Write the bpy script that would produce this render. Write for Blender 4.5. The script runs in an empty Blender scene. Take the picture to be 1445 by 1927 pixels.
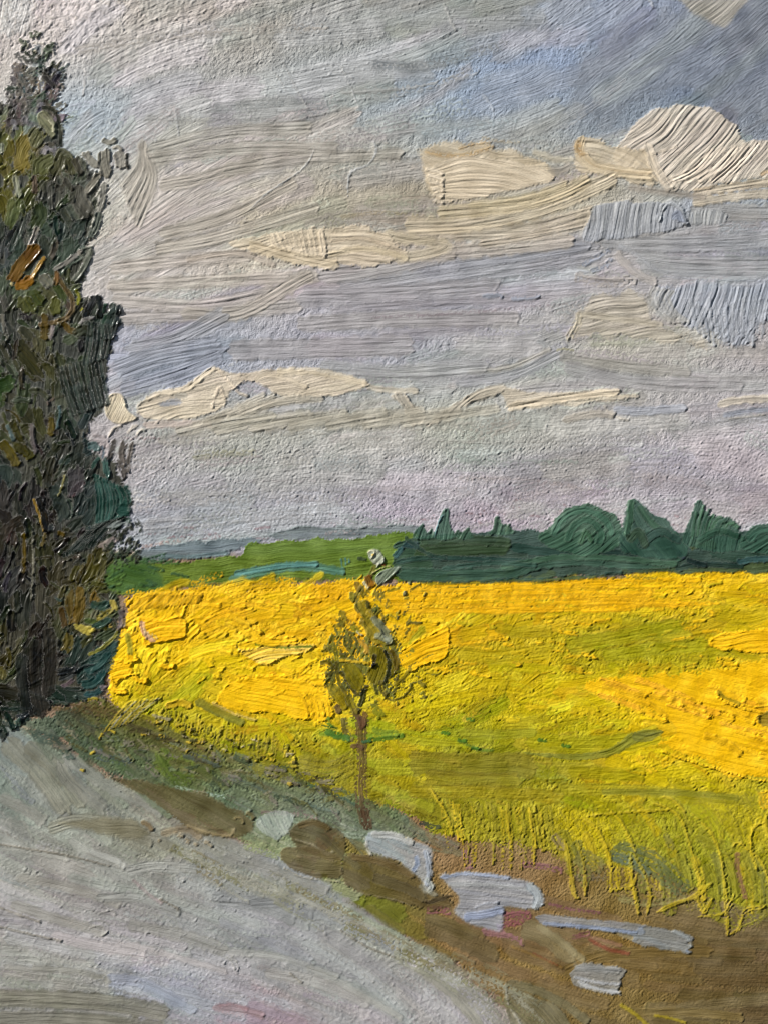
import bpy, math, random
import numpy as np
from mathutils import Vector

# ------------------------------------------------------------------ camera, light, exposure
PX = 0.00025                     # metres per photograph pixel on the board (a board about 42 cm wide)
FW, FH = 1445.0, 1927.0
sc = bpy.context.scene
cam_d = bpy.data.cameras.new('camera'); cam = bpy.data.objects.new('camera', cam_d)
sc.collection.objects.link(cam); sc.camera = cam
DIST = 0.95
cam.location = (0, -DIST, 0); cam.rotation_euler = (math.radians(90), 0, 0)
cam_d.sensor_fit = 'VERTICAL'; cam_d.sensor_height = 36
cam_d.lens = 36 * DIST / (FH * PX)
cam_d.clip_start = 0.05; cam_d.clip_end = 100
w = bpy.data.worlds.new('World'); sc.world = w; w.use_nodes = True
SUN_EL, SUN_AZ = math.radians(31), math.radians(-62)   # azimuth from the line board->viewer, towards the viewer's left
to_sun = Vector((math.sin(SUN_AZ) * math.cos(SUN_EL), -math.cos(SUN_AZ) * math.cos(SUN_EL), math.sin(SUN_EL)))
nt = w.node_tree; bg = nt.nodes['Background']
sky = nt.nodes.new('ShaderNodeTexSky'); sky.sky_type = 'NISHITA'; sky.sun_disc = False
sky.sun_elevation = SUN_EL; sky.sun_rotation = math.atan2(to_sun.x, to_sun.y)
nt.links.new(sky.outputs[0], bg.inputs[0]); bg.inputs[1].default_value = 0.055
sun_d = bpy.data.lights.new('sun', 'SUN'); sun_d.energy = 5.0; sun_d.angle = math.radians(0.7)
sun_d.color = (1.0, 0.95, 0.88)
sun = bpy.data.objects.new('sun', sun_d); sc.collection.objects.link(sun)
sun.rotation_euler = (-to_sun).to_track_quat('-Z', 'Y').to_euler()
sc.view_settings.view_transform = 'Standard'; sc.view_settings.look = 'None'
sc.view_settings.exposure = 0.5; sc.view_settings.gamma = 1
sc.view_settings.use_curve_mapping = False
sc.cycles.pixel_filter_type = 'BLACKMAN_HARRIS'; sc.cycles.filter_width = 1.0

# ------------------------------------------------------------------ the paint layer: height, pigment, gloss, owner
G = 767 / 1445.0                         # grid cells per photograph pixel
MG = 128 * 1445 / 767. * 0.5                         # the board goes on this many pixels beyond the frame
MG = 64 / G; X0, Y0 = -MG + 0.5 / G, -MG + 0.5 / G
NW, NH = int((FW + 2 * MG) * G), int((FH + 2 * MG) * G)
rs = np.random.RandomState(7)
T = 1024
def band(lam, seed, anis=1.0):
    """tileable noise, std 1, wavelength about lam cells"""
    r = np.random.RandomState(seed)
    F = np.fft.fft2(r.randn(T, T))
    fy = np.fft.fftfreq(T)[:, None]; fx = np.fft.fftfreq(T)[None, :]
    f = np.sqrt((fx * anis) ** 2 + fy ** 2)
    F *= np.exp(-((f - 1 / lam) / (0.45 / lam)) ** 2)
    n = np.fft.ifft2(F).real
    return (n / n.std()).astype(np.float32)
def low(lam, seed):
    r = np.random.RandomState(seed)
    F = np.fft.fft2(r.randn(T, T))
    fy = np.fft.fftfreq(T)[:, None]; fx = np.fft.fftfreq(T)[None, :]
    F *= np.exp(-(fx * fx + fy * fy) * (lam ** 2))
    n = np.fft.ifft2(F).real
    return (n / n.std()).astype(np.float32)
N6 = band(6, 1); N3 = band(3.4, 2); N12 = band(12, 3); N30 = band(30, 4); N60 = band(60, 5)
NB = (0.8 * band(3.0, 6) + 0.5 * band(5.5, 16) + 0.35 * band(11, 26)).astype(np.float32); NB /= NB.std()
NF = band(2.6, 8); NL = low(9, 9)
def samp(tex, y, x):
    yi = np.floor(y).astype(np.int64); xi = np.floor(x).astype(np.int64)
    fy = (y - yi).astype(np.float32); fx = (x - xi).astype(np.float32)
    y0 = yi % T; x0 = xi % T; y1 = (yi + 1) % T; x1 = (xi + 1) % T
    a = tex[y0, x0] * (1 - fx) + tex[y0, x1] * fx
    b = tex[y1, x0] * (1 - fx) + tex[y1, x1] * fx
    return a * (1 - fy) + b * fy
yy, xx = np.mgrid[0:NH, 0:NW]
PXX = (X0 + xx / G).astype(np.float32); PYY = (Y0 + yy / G).astype(np.float32)   # photograph coordinates
def tile(tex, dy=0, dx=0):
    return tex[(yy + dy) % T, (xx + dx) % T]
H = (0.12 * tile(N6) + 0.16 * tile(N3) + 0.18 * tile(N12)).astype(np.float32)
C = np.zeros((NH, NW, 3), np.float32)
GL = np.full((NH, NW), 0.1, np.float32)
OW = np.zeros((NH, NW), np.int32)
PIM = 1.3 * np.clip(tile(band(5, 61)) - 1.35, 0, 1.2) + 0.8 * np.clip(tile(N3, 99, 5) - 1.5, 0, 1) # little pimples of dried paint
def rgb(h):
    if not isinstance(h, str): return np.array(h, np.float32)
    return np.array([int(h[i:i + 2], 16) / 255 for i in (0, 2, 4)], np.float32)
def sm(x, a, b):
    t = np.clip((x - a) / (b - a), 0, 1); return t * t * (3 - 2 * t)

OWN = []                          # index -> (name, parent index, props)
def own(name, parent=None, **props):
    OWN.append([name, parent, props]); return len(OWN) - 1
def stroke_id(parent, name='brush_stroke', **p): return own(name, parent, **p)

CB = np.stack([PXX * 0.3, PYY * 0.3], -1).astype(np.float32)      # where along and across its bristle mark each point lies
def comb(win, a, U, V, sd):
    o = CB[win]; m = a > 0.5; o[m] = np.stack([U * 0.03 + sd[1], V * 0.3 + sd[0]], -1)[m]
def window(x0, y0, x1, y1):
    i0 = max(0, int((y0 - Y0) * G)); i1 = min(NH, int((y1 - Y0) * G) + 2)
    j0 = max(0, int((x0 - X0) * G)); j1 = min(NW, int((x1 - X0) * G) + 2)
    if i1 - i0 < 2 or j1 - j0 < 2: return None
    return slice(i0, i1), slice(j0, j1)
def smooth_path(pts, step=9):
    P = np.array(pts, float)
    if len(P) == 2:
        n = max(1, int(np.hypot(*(P[1] - P[0])) / 40)); t = np.linspace(0, 1, n + 1)[:, None]
        return P[0] * (1 - t) + P[1] * t
    Q = np.vstack([2 * P[0] - P[1], P, 2 * P[-1] - P[-2]]); out = []
    for i in range(1, len(Q) - 2):
        a, b, c, d = Q[i - 1:i + 3]; n = max(2, int(np.hypot(*(c - b)) / step))
        n = min(n, 14)
        for k in range(n):
            t = k / n
            out.append(0.5 * ((2 * b) + (c - a) * t + (2 * a - 5 * b + 4 * c - d) * t * t + (3 * b - a - 3 * c + d) * t ** 3))
    out.append(Q[-2]); return np.array(out)

def lay(sl, a, colour, height, keep, oid, gloss, owner_thr=0.5, tint=1.0):
    """put paint with coverage a into window sl"""
    h = H[sl]; H[sl] = h * (1 - a * (1 - keep)) + a * height
    ac = (a * tint)[..., None]
    C[sl] = C[sl] * (1 - ac) + ac * colour
    GL[sl] = GL[sl] * (1 - a) + a * gloss
    if oid is not None:
        o = OW[sl]; o[a > owner_thr] = oid

SOFTEN = [1.0, 1.0, 0.0]   # edge softness, saturation, extra wet-in-wet mixing of the passage being painted
def tone(c):
    g = c.mean(); return g + (c - g) * SOFTEN[1]
def stroke(oid, pts, wd, col, col2=None, thick=0.6, ridge=0.45, fine=1.0, lip=0.5, soft=2.0, dry=0.0, op=1.0,
           keep=0.45, streak=0.5, gloss=0.12, rag=0.12, taper=(0.35, 0.35), pile=0.6, mask=None, jit=0.02, wprof=None, mix=0.2):
    P = smooth_path(pts); sd = rs.uniform(0, 900, 2); soft = soft * SOFTEN[0]; mix = min(.7, mix + SOFTEN[2])
    pad = wd * 0.5 + 8
    win = window(P[:, 0].min() - pad, P[:, 1].min() - pad, P[:, 0].max() + pad, P[:, 1].max() + pad)
    if win is None: return
    X = PXX[win]; Y = PYY[win]
    bd = np.full(X.shape, 1e9, np.float32); U = np.zeros_like(bd); V = np.zeros_like(bd); L = 0.0
    n = len(P) - 1
    for i in range(n):
        ax, ay = P[i]; dx, dy = P[i + 1] - P[i]; ln = math.hypot(dx, dy) + 1e-6; dx /= ln; dy /= ln
        rx = X - ax; ry = Y - ay
        t = rx * dx + ry * dy; v = ry * dx - rx * dy
        tc = np.clip(t, 0 if i else -1e3, ln if i < n - 1 else 1e3)
        d = (t - tc) ** 2 + v * v
        if i == 0 and n > 1: tc = np.minimum(tc, ln)
        m = d < bd
        bd[m] = d[m]; U[m] = (L + tc)[m]
        dd = np.sqrt(d); V[m] = (np.where(v < 0, -dd, dd))[m]
        L += ln
    # bristle-wise ragged ends
    rg = samp(NL, V * G * 1.6 + sd[0], np.full_like(V, sd[1]))
    U2 = U + rg * rag * wd * 0.6
    r0 = max(2.0, wd * taper[0]); r1 = max(2.0, wd * taper[1])
    e0 = np.clip(U2 / r0, 0, 1); e1 = np.clip((L - U2) / r1, 0, 1)
    prof = np.sqrt(np.clip(1 - (1 - e0) ** 2, 0, 1)) * np.sqrt(np.clip(1 - (1 - e1) ** 2, 0, 1))
    if wprof is not None: prof = prof * np.interp(U / max(L, 1), np.linspace(0, 1, len(wprof)), wprof)
    edge = tile_s(N12, win) * min(0.035 * wd, 1.2) + tile_s(N3, win) * 0.5
    hw = wd * 0.5 * prof
    dist = hw - np.abs(V) + edge * prof ** 0.5
    a = sm(dist, 0, max(soft, 0.8)); a[(U2 < 0) | (U2 > L)] = 0
    bn = samp(NB, V * G * fine + sd[0], U * G * 0.035 + sd[1])
    fn = samp(NF, V * G * fine + sd[1], U * G * 0.05 + sd[0])
    bn2 = samp(NB, V * G * fine * 0.8 + sd[1] + 50, U * G * 0.02 + sd[0])
    if dry > 0:
        can = tile_s(N6, win) * 0.5 + tile_s(N3, win) * 0.4 + H[win] * 0.25
        q = bn * 0.7 + can + 1.6 - 3.2 * dry * (0.55 + 0.6 * np.clip(U / L, 0, 1))
        a = a * sm(q, -0.25, 0.25)
    if mask is not None: a = a * mask[win]
    a = a * op
    hgt = thick * 0.8 + ridge * (bn * 0.75 + fn * 0.35)
    if lip: hgt = hgt + lip * np.exp(-((dist - 2.2) / 2.0) ** 2) * (0.6 + 0.5 * tile_s(N12, win))
    if pile: hgt = hgt + pile * np.exp(-((L - U2 - 4) / 3.5) ** 2)
    c1 = tone(rgb(col)); c2 = tone(rgb(col2)) if col2 is not None else c1 * 0.86
    k = np.clip(0.5 + 0.42 * bn2 * 1.0, 0, 1)[..., None] * streak
    colr = c1 * (1 - k) + c2 * k + (tile_s(N30, win) * jit)[..., None]
    colr = colr * (1 - mix) + C[win] * mix
    lay(win, a, colr, hgt, keep, oid, gloss)
    comb(win, a, U, V, sd)
def tile_s(tex, win):
    return tex[yy[win] % T, xx[win] % T]

def poly_mask(pts, win, rough=0.0):
    X = PXX[win]; Y = PYY[win]; P = np.array(pts, float); n = len(P)
    ins = np.zeros(X.shape, bool); d2 = np.full(X.shape, 1e9, np.float32)
    for i in range(n):
        x1, y1 = P[i]; x2, y2 = P[(i + 1) % n]
        c = ((y1 > Y) != (y2 > Y))
        with np.errstate(divide='ignore', invalid='ignore'):
            xi = (x2 - x1) * (Y - y1) / (y2 - y1 if y2 != y1 else 1e-9) + x1
        ins ^= c & (X < xi)
        dx, dy = x2 - x1, y2 - y1; l2 = dx * dx + dy * dy + 1e-9
        t = np.clip(((X - x1) * dx + (Y - y1) * dy) / l2, 0, 1)
        d2 = np.minimum(d2, (X - x1 - t * dx) ** 2 + (Y - y1 - t * dy) ** 2)
    d = np.sqrt(d2); d = np.where(ins, d, -d)
    return d + rough * (tile_s(N12, win) * 0.2 + tile_s(N3, win) * 0.25 + tile_s(N30, win) * 0.45)
def patch(oid, pts, col, col2=None, ang=0, bend=0.0, thick=0.9, ridge=0.5, fine=1.0, lip=0.8, soft=2.0, rough=3.0, keep=0.35,
          dry=0.0, op=1.0, streak=0.5, gloss=0.12, smoothc=False, jit=0.02, mask=None, curve=True, mix=0.1):
    """an area of paint combed in one direction (degrees, up to the right positive)"""
    P = np.array(smooth_closed(pts) if curve else pts, float); sd = rs.uniform(0, 900, 2); soft = soft * SOFTEN[0]; mix = min(.7, mix + SOFTEN[2])
    win = window(P[:, 0].min() - 10, P[:, 1].min() - 10, P[:, 0].max() + 10, P[:, 1].max() + 10)
    if win is None: return
    dist = poly_mask(P, win, rough)
    a = sm(dist, 0, max(soft, 0.8))
    th = math.radians(-ang); cx, cy = P.mean(0)
    X = PXX[win] - cx; Y = PYY[win] - cy
    U = X * math.cos(th) + Y * math.sin(th); V = -X * math.sin(th) + Y * math.cos(th)
    V = V + bend * U * U * 0.001 + tile_s(N60, win) * 2.0
    bn = samp(NB, V * G * fine + sd[0], U * G * 0.035 + sd[1]); fn = samp(NF, V * G * fine + sd[1], U * G * 0.05 + sd[0])
    bn2 = samp(NB, V * G * fine * 0.8 + sd[1] + 50, U * G * 0.02 + sd[0])
    if dry > 0:
        can = tile_s(N6, win) * 0.5 + tile_s(N3, win) * 0.4 + H[win] * 0.25
        a = a * sm(bn * 0.7 + can + 1.6 - 3.2 * dry, -0.25, 0.25)
    if mask is not None: a = a * mask[win]
    a = a * op
    hgt = thick * 0.8 + ridge * (bn * 0.75 + fn * 0.35)
    if lip: hgt = hgt + lip * np.exp(-((dist - 2.4) / 2.2) ** 2) * (0.6 + 0.5 * tile_s(N12, win))
    c1 = tone(rgb(col)); c2 = tone(rgb(col2)) if col2 is not None else c1 * 0.86
    k = np.clip(0.5 + 0.42 * bn2, 0, 1)[..., None] * streak
    colr = c1 * (1 - k) + c2 * k + (tile_s(N30, win) * jit)[..., None]
    lay(win, a, colr * (1 - mix) + C[win] * mix, hgt, keep, oid, gloss)
    comb(win, a, U, V, sd)
def smooth_closed(pts, k=4):
    P = np.array(pts, float); n = len(P); out = []
    for i in range(n):
        a, b, c, d = P[i - 1], P[i], P[(i + 1) % n], P[(i + 2) % n]
        for j in range(k):
            t = j / k
            out.append(0.5 * ((2 * b) + (c - a) * t + (2 * a - 5 * b + 4 * c - d) * t * t + (3 * b - a - 3 * c + d) * t ** 3))
    return out
def full_mask(pts, rough=4, soft=4):
    win = (slice(0, NH), slice(0, NW))
    return sm(poly_mask(smooth_closed(pts), win, rough), 0, soft)

def field(points, sigma):
    """colour (or any vector) field from scattered samples, on a coarse grid then enlarged"""
    q = 12
    gy = np.arange(0, NH + q, q); gx = np.arange(0, NW + q, q)
    YY, XX = np.meshgrid(Y0 + gy / G, X0 + gx / G, indexing='ij')
    k = len(points[0][2]); num = np.zeros(YY.shape + (k,)); den = np.zeros(YY.shape)
    for x, y, v in points:
        d2 = ((XX - x) / 1.25) ** 2 + (YY - y) ** 2
        wt = np.exp(-d2 / (2 * sigma * sigma)) + 1e-4 / (1 + d2 / 400.) ** 2
        num += wt[..., None] * np.array(v); den += wt
    f = num / den[..., None]
    fy = np.arange(NH) / q; fx = np.arange(NW) / q
    iy = fy.astype(int); ix = fx.astype(int); ty = (fy - iy)[:, None, None]; tx = (fx - ix)[None, :, None]
    a = f[iy][:, ix]; b = f[iy][:, ix + 1]; c = f[iy + 1][:, ix]; d = f[iy + 1][:, ix + 1]
    return ((a * (1 - tx) + b * tx) * (1 - ty) + (c * (1 - tx) + d * tx) * ty).astype(np.float32)
def parse(s):
    out = []
    for ln in s.split():
        x, y, h = ln.split(','); out.append((float(x), float(y), tuple(rgb(h))))
    return out
def at(f, x, y):
    i = min(NH - 1, max(0, int((y - Y0) * G))); j = min(NW - 1, max(0, int((x - X0) * G)))
    return f[i, j]
def flow_fill(parent, mask, cf, af, n, ln, wd, split=False, name='brush_stroke', cj=0.025, clip=None, aj=0, **kw):
    ys, xs = np.nonzero(mask[::3, ::3] > 0.5)
    if len(ys) == 0: return
    for _ in range(n):
        k = rs.randint(len(ys)); x = X0 + xs[k] * 3 / G; y = Y0 + ys[k] * 3 / G
        L = rs.uniform(*ln); W = rs.uniform(*wd); st = max(10, L / 4)
        c = at(cf, x, y) + rs.normal(0, cj) + rs.normal(0, cj * 0.4, 3)
        pts = [(x, y)]; px, py = x, y; da = rs.normal(0, aj) if aj else 0; db = rs.normal(0, aj * .3) if aj else 0
        for s_ in range(4):
            a = math.radians(float(at(af, px, py)[0]) + da + db * s_); px += st * math.cos(a); py -= st * math.sin(a); pts.append((px, py))
        if rs.rand() < 0.35: pts = pts[::-1]
        oid = stroke_id(parent, name) if split else parent
        stroke(oid, pts, W, c, c * (1 + rs.uniform(-0.12, 0.08)), mask=clip, **kw)
ALL = (slice(0, NH), slice(0, NW))
def angles(s): return [(float(a), float(b), (float(c),)) for a, b, c in (p.split(',') for p in s.split())]

# ------------------------------------------------------------------ SKY
SKY = own('sky', None, kind='structure')
sky_cf = field(parse("""-60,20,bab2aa 60,30,c2b4ac 130,40,beb4ac 300,30,aea498 450,60,a29a8e 600,60,9c988e 780,30,918f86 930,60,86898a 1080,50,858c96 1200,40,868c98
1420,20,868c98 1520,60,7a8190 60,130,bab0a4 200,130,aaa49c 400,150,9f9c96 600,150,979a9a 800,150,868e96 900,170,8896a8 990,150,8a9ab6 1060,110,8c97aa 1120,180,7e8792
1300,130,757e8c 1430,120,727988 1440,200,6f7783 1540,200,6f7783 200,230,9aa0a2 140,215,a0acb4 350,240,a2a2a0 600,230,a0a2a0 720,200,989fa2 800,230,939a9c 900,210,8e98a6
1000,230,949490 1100,220,888e92 1180,240,7b8288 1430,240,8b8d8e 280,300,a9a398 400,310,a8a194 550,300,a59e90 700,300,a39c8e 780,260,9c9a90 980,265,9e988a 250,380,b2a99c 400,390,afa597 600,400,aa9f8e
740,360,968c7c 760,400,9a8b72 650,410,a0947e 900,400,b6a88a 1030,390,b9ac92 1060,350,b0a790 330,450,b8ab9a 230,450,bcb0a2 500,440,b5a78e 350,520,b6aca0 250,540,b8aea4 500,530,b6ab9a 700,520,a8a29c
900,500,96979e 1050,480,93959f 950,460,a29c98 1150,420,a0998c 1330,450,989a9e 1440,450,8d9298 1300,500,9ca0a2 1200,560,b0a89c 1130,540,a8a29e 400,570,b0a69e 250,600,b2aaa2 600,570,9e9a9e 750,560,9a979f
850,540,9694a0 950,590,a5a09e 1040,580,a39c98 1130,620,b0a690 1250,650,a8a294 1390,680,a49c98 300,640,9a9ba4 230,680,8e96a8 400,640,9ba0a8 500,650,9f9ca0 600,630,a09ba0 750,620,a19b9e 900,640,a6a09c 1000,650,9fa0a2
350,680,9298a8 500,700,9a9a9e 650,690,98999e 800,700,9c9da0 950,700,a0a09c 1100,690,a4a098 1250,720,a39e98 1420,720,a39c98 300,800,aaa49c 400,800,a5a194 550,770,a9a396 700,790,aaa594 850,790,aca794 1000,790,aaa496
1150,800,a8a29c 1300,800,a8a09e 1440,800,a59ea0 350,850,a4a098 450,850,9a9a88 600,850,a2a094 750,840,a6a396 900,860,97a094 1050,850,a09f94 1200,860,a69f9e 1350,870,a89ea0 300,900,a5a0a0 450,890,a09c9c 600,900,a8a0a2
750,900,a79da2 950,920,a8989e 1100,900,a79ea0 1300,920,a69c9f 1440,930,a49a9d 300,970,9fa0a4 450,970,a09fa4 600,960,a3a3a6 750,960,a599a0 900,960,a6989c 1050,940,a79c9e 240,800,a8a09c 230,860,a49c98 280,1000,a0a0a2
1540,500,8d9298 1540,800,a59ea0 1540,950,a49a9d"""), 48) * np.array([1.03, 1.06, 1.105], np.float32)
SOFTEN[:] = [1.6, 0.6, 0.12]
sky_af = field(angles("""50,60,85 60,160,60 200,100,12 450,100,10 700,100,12 950,100,20 1200,100,38 1440,100,38 150,240,40 350,240,10 600,230,8 900,230,14 1150,250,20 220,330,55 230,420,45 300,400,35
400,330,25 550,320,15 700,320,10 450,430,14 300,500,6 450,530,8 600,560,14 700,440,4 900,470,12 1100,400,14 1300,450,2 250,600,25 300,640,28 420,620,18 600,640,2 800,600,3 900,640,10 1000,660,22 1150,650,8 1400,680,-6
1200,700,-6 700,690,8 500,740,-4 400,800,14 600,780,16 800,760,18 1000,760,8 1200,760,-2 1400,780,0 300,850,8 700,860,2 1100,860,4 1400,880,0 600,960,0 1000,950,4 1400,950,-4"""), 80)
C[:] = sky_cf + (0.012 * tile(N30) + 0.008 * tile(N6))[..., None]
H += 0.10
lowg = sm(PYY, 1030, 1045)[..., None]; C[:] = C * (1 - lowg) + rgb('84705e') * lowg
OW[:] = SKY
skym = (PYY < 1040).astype(np.float32)
flow_fill(SKY, skym, sky_cf, sky_af, 380, (110, 300), (30, 80), thick=0.2, ridge=0.30, lip=0.1, soft=12, op=0.8, keep=0.55, pile=0.1, streak=0.7, cj=0.05, aj=7)
top = skym * (PYY < 300)
flow_fill(SKY, skym * (PYY > 240), sky_cf, sky_af, 300, (70, 200), (18, 46), thick=0.25, ridge=0.34, lip=0.25, soft=5, op=0.75, keep=0.5, dry=0.6, cj=0.06, aj=8)
# dry, pimpled scumble over the whole sky, coarser at the top
H += PIM * (0.24 + 0.3 * sm(PYY, 260, 120) + 0.25 * sm(PYY, 780, 860) * sm(PYY, 1040, 980)) * (1 - 0.4 * sm(np.abs(PXX - 250), 300, 0) * 0)
H += 0.5 * sm(PXX, 900, 300) * sm(PYY, 170, 60) * (tile(N6, 50, 80) * 0.35 + tile(N3, 50, 80) * 0.3 + tile(N12, 70, 20) * 0.5)
H += 0.22 * sm(PYY, 760, 860) * sm(PYY, 1050, 1000) * (tile(N6, 11, 87) * 0.3 + tile(N3, 11, 87) * 0.8)

def S(parent, pts, wd, col, col2=None, name='brush_stroke', **kw):
    stroke(stroke_id(parent, name), pts, wd, col, col2, **kw)
def P_(parent, pts, col, col2=None, name='brush_stroke', **kw):
    patch(stroke_id(parent, name), pts, col, col2, **kw)
# large soft passages of the upper sky
P_(SKY, [(-20, -20), (250, -20), (240, 20), (150, 50), (100, 90), (60, 150), (-20, 170)], 'c4bab2', 'aea69e', ang=82, ridge=0.4, thick=0.3, soft=12, dry=.9, lip=0.2, name='brush_stroke')
P_(SKY, [(920, 130), (1010, 105), (1060, 130), (1040, 180), (960, 215), (860, 210)], '8899b4', '8d99ac', ang=22, ridge=0.25, thick=0.2, soft=16, lip=0.0, op=0.8)
P_(SKY, [(1060, 120), (1200, 20), (1500, -40), (1520, 240), (1380, 240), (1290, 190), (1200, 220), (1150, 262), (1080, 235)], '757e8d', '848b94', ang=35, ridge=0.16, thick=0.15, soft=26, lip=0.0, op=0.6, rough=12)
P_(SKY, [(1270, -10), (1400, -10), (1398, 20), (1365, 52), (1325, 45), (1285, 15)], 'a79f8c', '96907f', ang=40, ridge=0.3, thick=0.4, soft=7, lip=0.2)
for a in ([(1110, 75), (1160, 55), (1225, 20)], [(1095, 120), (1150, 95), (1235, 35)], [(1180, 140), (1240, 118), (1330, 82)]):
    S(SKY, a, 16, '7b86a0', thick=0.15, ridge=0.2, soft=6, lip=0.1, op=0.8, streak=0.3)
for a, b in (([(140, 95), (400, 60), (620, 52)], 'a8a096'), ([(270, 225), (500, 232), (640, 205)], 'a4a6a4'), ([(400, 205), (560, 195), (760, 180)], '98a0a2'),
             ([(700, 130), (820, 118), (960, 80)], '868d90'), ([(700, 120), (780, 126), (860, 110)], '7a8690'), ([(640, 175), (780, 165), (900, 130)], 'a0a2a0')):
    S(SKY, a, 30, b, thick=0.2, ridge=0.4, soft=9, lip=0.1, dry=0.6)
# combed sweeps beside the poplar
for k in range(7):
    r = 60 + k * 16
    S(SKY, [(268 + k * 2, 262 + k * 4), (262 + k * 5, 310 + k * 5), (228 + k * 5, 355 + k * 12)], 22, 'aea697', 'a29a8c', thick=0.35, ridge=0.5, lip=0.3, soft=5, keep=0.4)
for a, c in (([(280, 285), (420, 250), (590, 240)], 'aaa699'), ([(285, 300), (450, 280), (640, 280)], 'a8a294'), ([(300, 440), (420, 410), (560, 340)], 'aea492'),
             ([(290, 470), (420, 445), (600, 390)], 'b0a694'), ([(300, 350), (380, 335), (500, 300)], 'aea595'), ([(420, 320), (560, 300), (760, 290)], 'a69f91'),
             ([(205, 505), (340, 490), (480, 480)], 'b8aca0'), ([(200, 540), (380, 530), (600, 520)], 'b9ae9f'), ([(210, 565), (380, 575), (560, 540)], 'b5aaa0'),
             ([(220, 600), (400, 590), (570, 575)], 'aca49e'), ([(340, 590), (450, 590), (560, 530), (590, 515)], 'b3a99a')):
    S(SKY, a, 34, c, thick=0.4, ridge=0.55, lip=0.3, soft=5, keep=0.4, fine=0.9)
# lavender and slate bands
for a, wd, c in (([(640, 545), (800, 520), (1000, 490), (1130, 468)], 60, '9597a2'), ([(560, 560), (760, 555), (940, 540)], 46, '9b98a0'),
                 ([(600, 520), (720, 505), (860, 470)], 40, 'a49f9e'), ([(860, 500), (1000, 480), (1110, 462)], 30, '8f94a2'),
                 ([(240, 660), (330, 640), (430, 590)], 44, '959aa6'), ([(215, 700), (300, 670), (420, 650)], 50, '8b94aa'), ([(225, 735), (330, 705), (420, 670)], 40, '8993aa'),
                 ([(430, 660), (600, 655), (780, 650)], 48, '9e9a9e'), ([(560, 610), (760, 600), (980, 600)], 40, 'a29d9e'), ([(620, 585), (760, 575), (1010, 560)], 22, '98949f'),
                 ([(860, 720), (960, 705), (1060, 660)], 30, '9a9da6'), ([(880, 700), (960, 690), (1040, 655)], 18, 'a9a496'), ([(600, 690), (760, 700), (920, 690)], 36, '9c9fa2'),
                 ([(1050, 670), (1180, 690), (1300, 700)], 30, 'a29f96'), ([(1060, 690), (1200, 720), (1400, 725)], 34, '9e9ca0'), ([(1300, 395), (1400, 400), (1500, 402)], 40, '9c9a96'),
                 ([(1130, 455), (1260, 460), (1500, 450)], 40, '9599a0'), ([(1200, 490), (1300, 500), (1500, 500)], 44, '989da2'), ([(1160, 460), (1210, 490), (1250, 513), (1350, 518), (1500, 520)], 14, 'a3a9b4'),
                 ([(1240, 520), (1340, 527), (1500, 530)], 8, '7f8ca6')):
    S(SKY, a, wd, c, thick=0.35, ridge=0.5, lip=0.25, soft=5, keep=0.4)
for a in ([(960, 562), (1000, 560), (1015, 555)], [(905, 558), (930, 556), (945, 560)], [(1095, 500), (1130, 480), (1148, 470)], [(1110, 510), (1140, 500), (1150, 485)]):
    S(SKY, a, 12, '8390aa', thick=0.4, ridge=0.5, soft=2, dry=0.4)
S(SKY, [(700, 598), (850, 590), (1070, 572)], 10, '8a7480', thick=0.2, ridge=0.3, soft=3, dry=0.7, op=0.7)
S(SKY, [(1045, 660), (1060, 656), (1080, 660)], 7, 'b0a860', soft=2, op=0.8)
# lower sky: green, pink and grey scumbles
for a, wd, c, o in (([(365, 860), (430, 850), (485, 850)], 26, '9a9a70', .8), ([(400, 884), (480, 880), (560, 878)], 12, '85988e', .8), ([(860, 862), (930, 872), (1090, 868)], 20, '8a9c90', .9), ([(840, 856), (900, 862), (960, 880)], 14, '80968c', .6),
                    ([(350, 910), (500, 905), (680, 908)], 10, 'a08a92', .6), ([(860, 900), (1000, 905), (1120, 920)], 20, 'b09a94', .5), ([(650, 930), (780, 920), (900, 925)], 26, 'a99aa0', .6),
                    ([(1080, 905), (1200, 885), (1320, 890)], 40, 'aaa2a4', .6), ([(940, 960), (1100, 925), (1240, 900)], 40, 'a89ea0', .6), ([(320, 940), (480, 930), (700, 935)], 40, 'a6a4a6', .7),
                    ([(270, 990), (420, 980), (600, 960)], 40, 'a2a2a6', .7), ([(590, 950), (650, 940), (680, 960)], 44, 'a6a8ac', .8), ([(1350, 820), (1400, 815), (1460, 818)], 10, '97a0a0', .6),
                    ([(660, 800), (800, 800), (1000, 800)], 30, 'a9a596', .8), ([(640, 830), (900, 835), (1250, 825)], 30, 'a6a29a', .6), ([(300, 830), (450, 815), (620, 812)], 30, 'a4a092', .8)):
    S(SKY, a, wd, c, thick=0.25, ridge=0.35, lip=0.1, soft=6, op=o, keep=0.6, dry=0.6)
for _ in range(60):          # bare red ground showing in dry specks along the horizon
    x = rs.uniform(270, 1430); y = 985 - 22 * math.exp(-((x - 1000) / 300) ** 2) + rs.normal(0, 12) + (25 if x < 600 else 0)
    S(SKY, [(x, y), (x + rs.uniform(10, 45), y + rs.uniform(-6, 8))], rs.uniform(3, 7), '9a6470', thick=0.1, ridge=0.2, lip=0, soft=1.5, dry=0.75, op=0.75)
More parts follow.
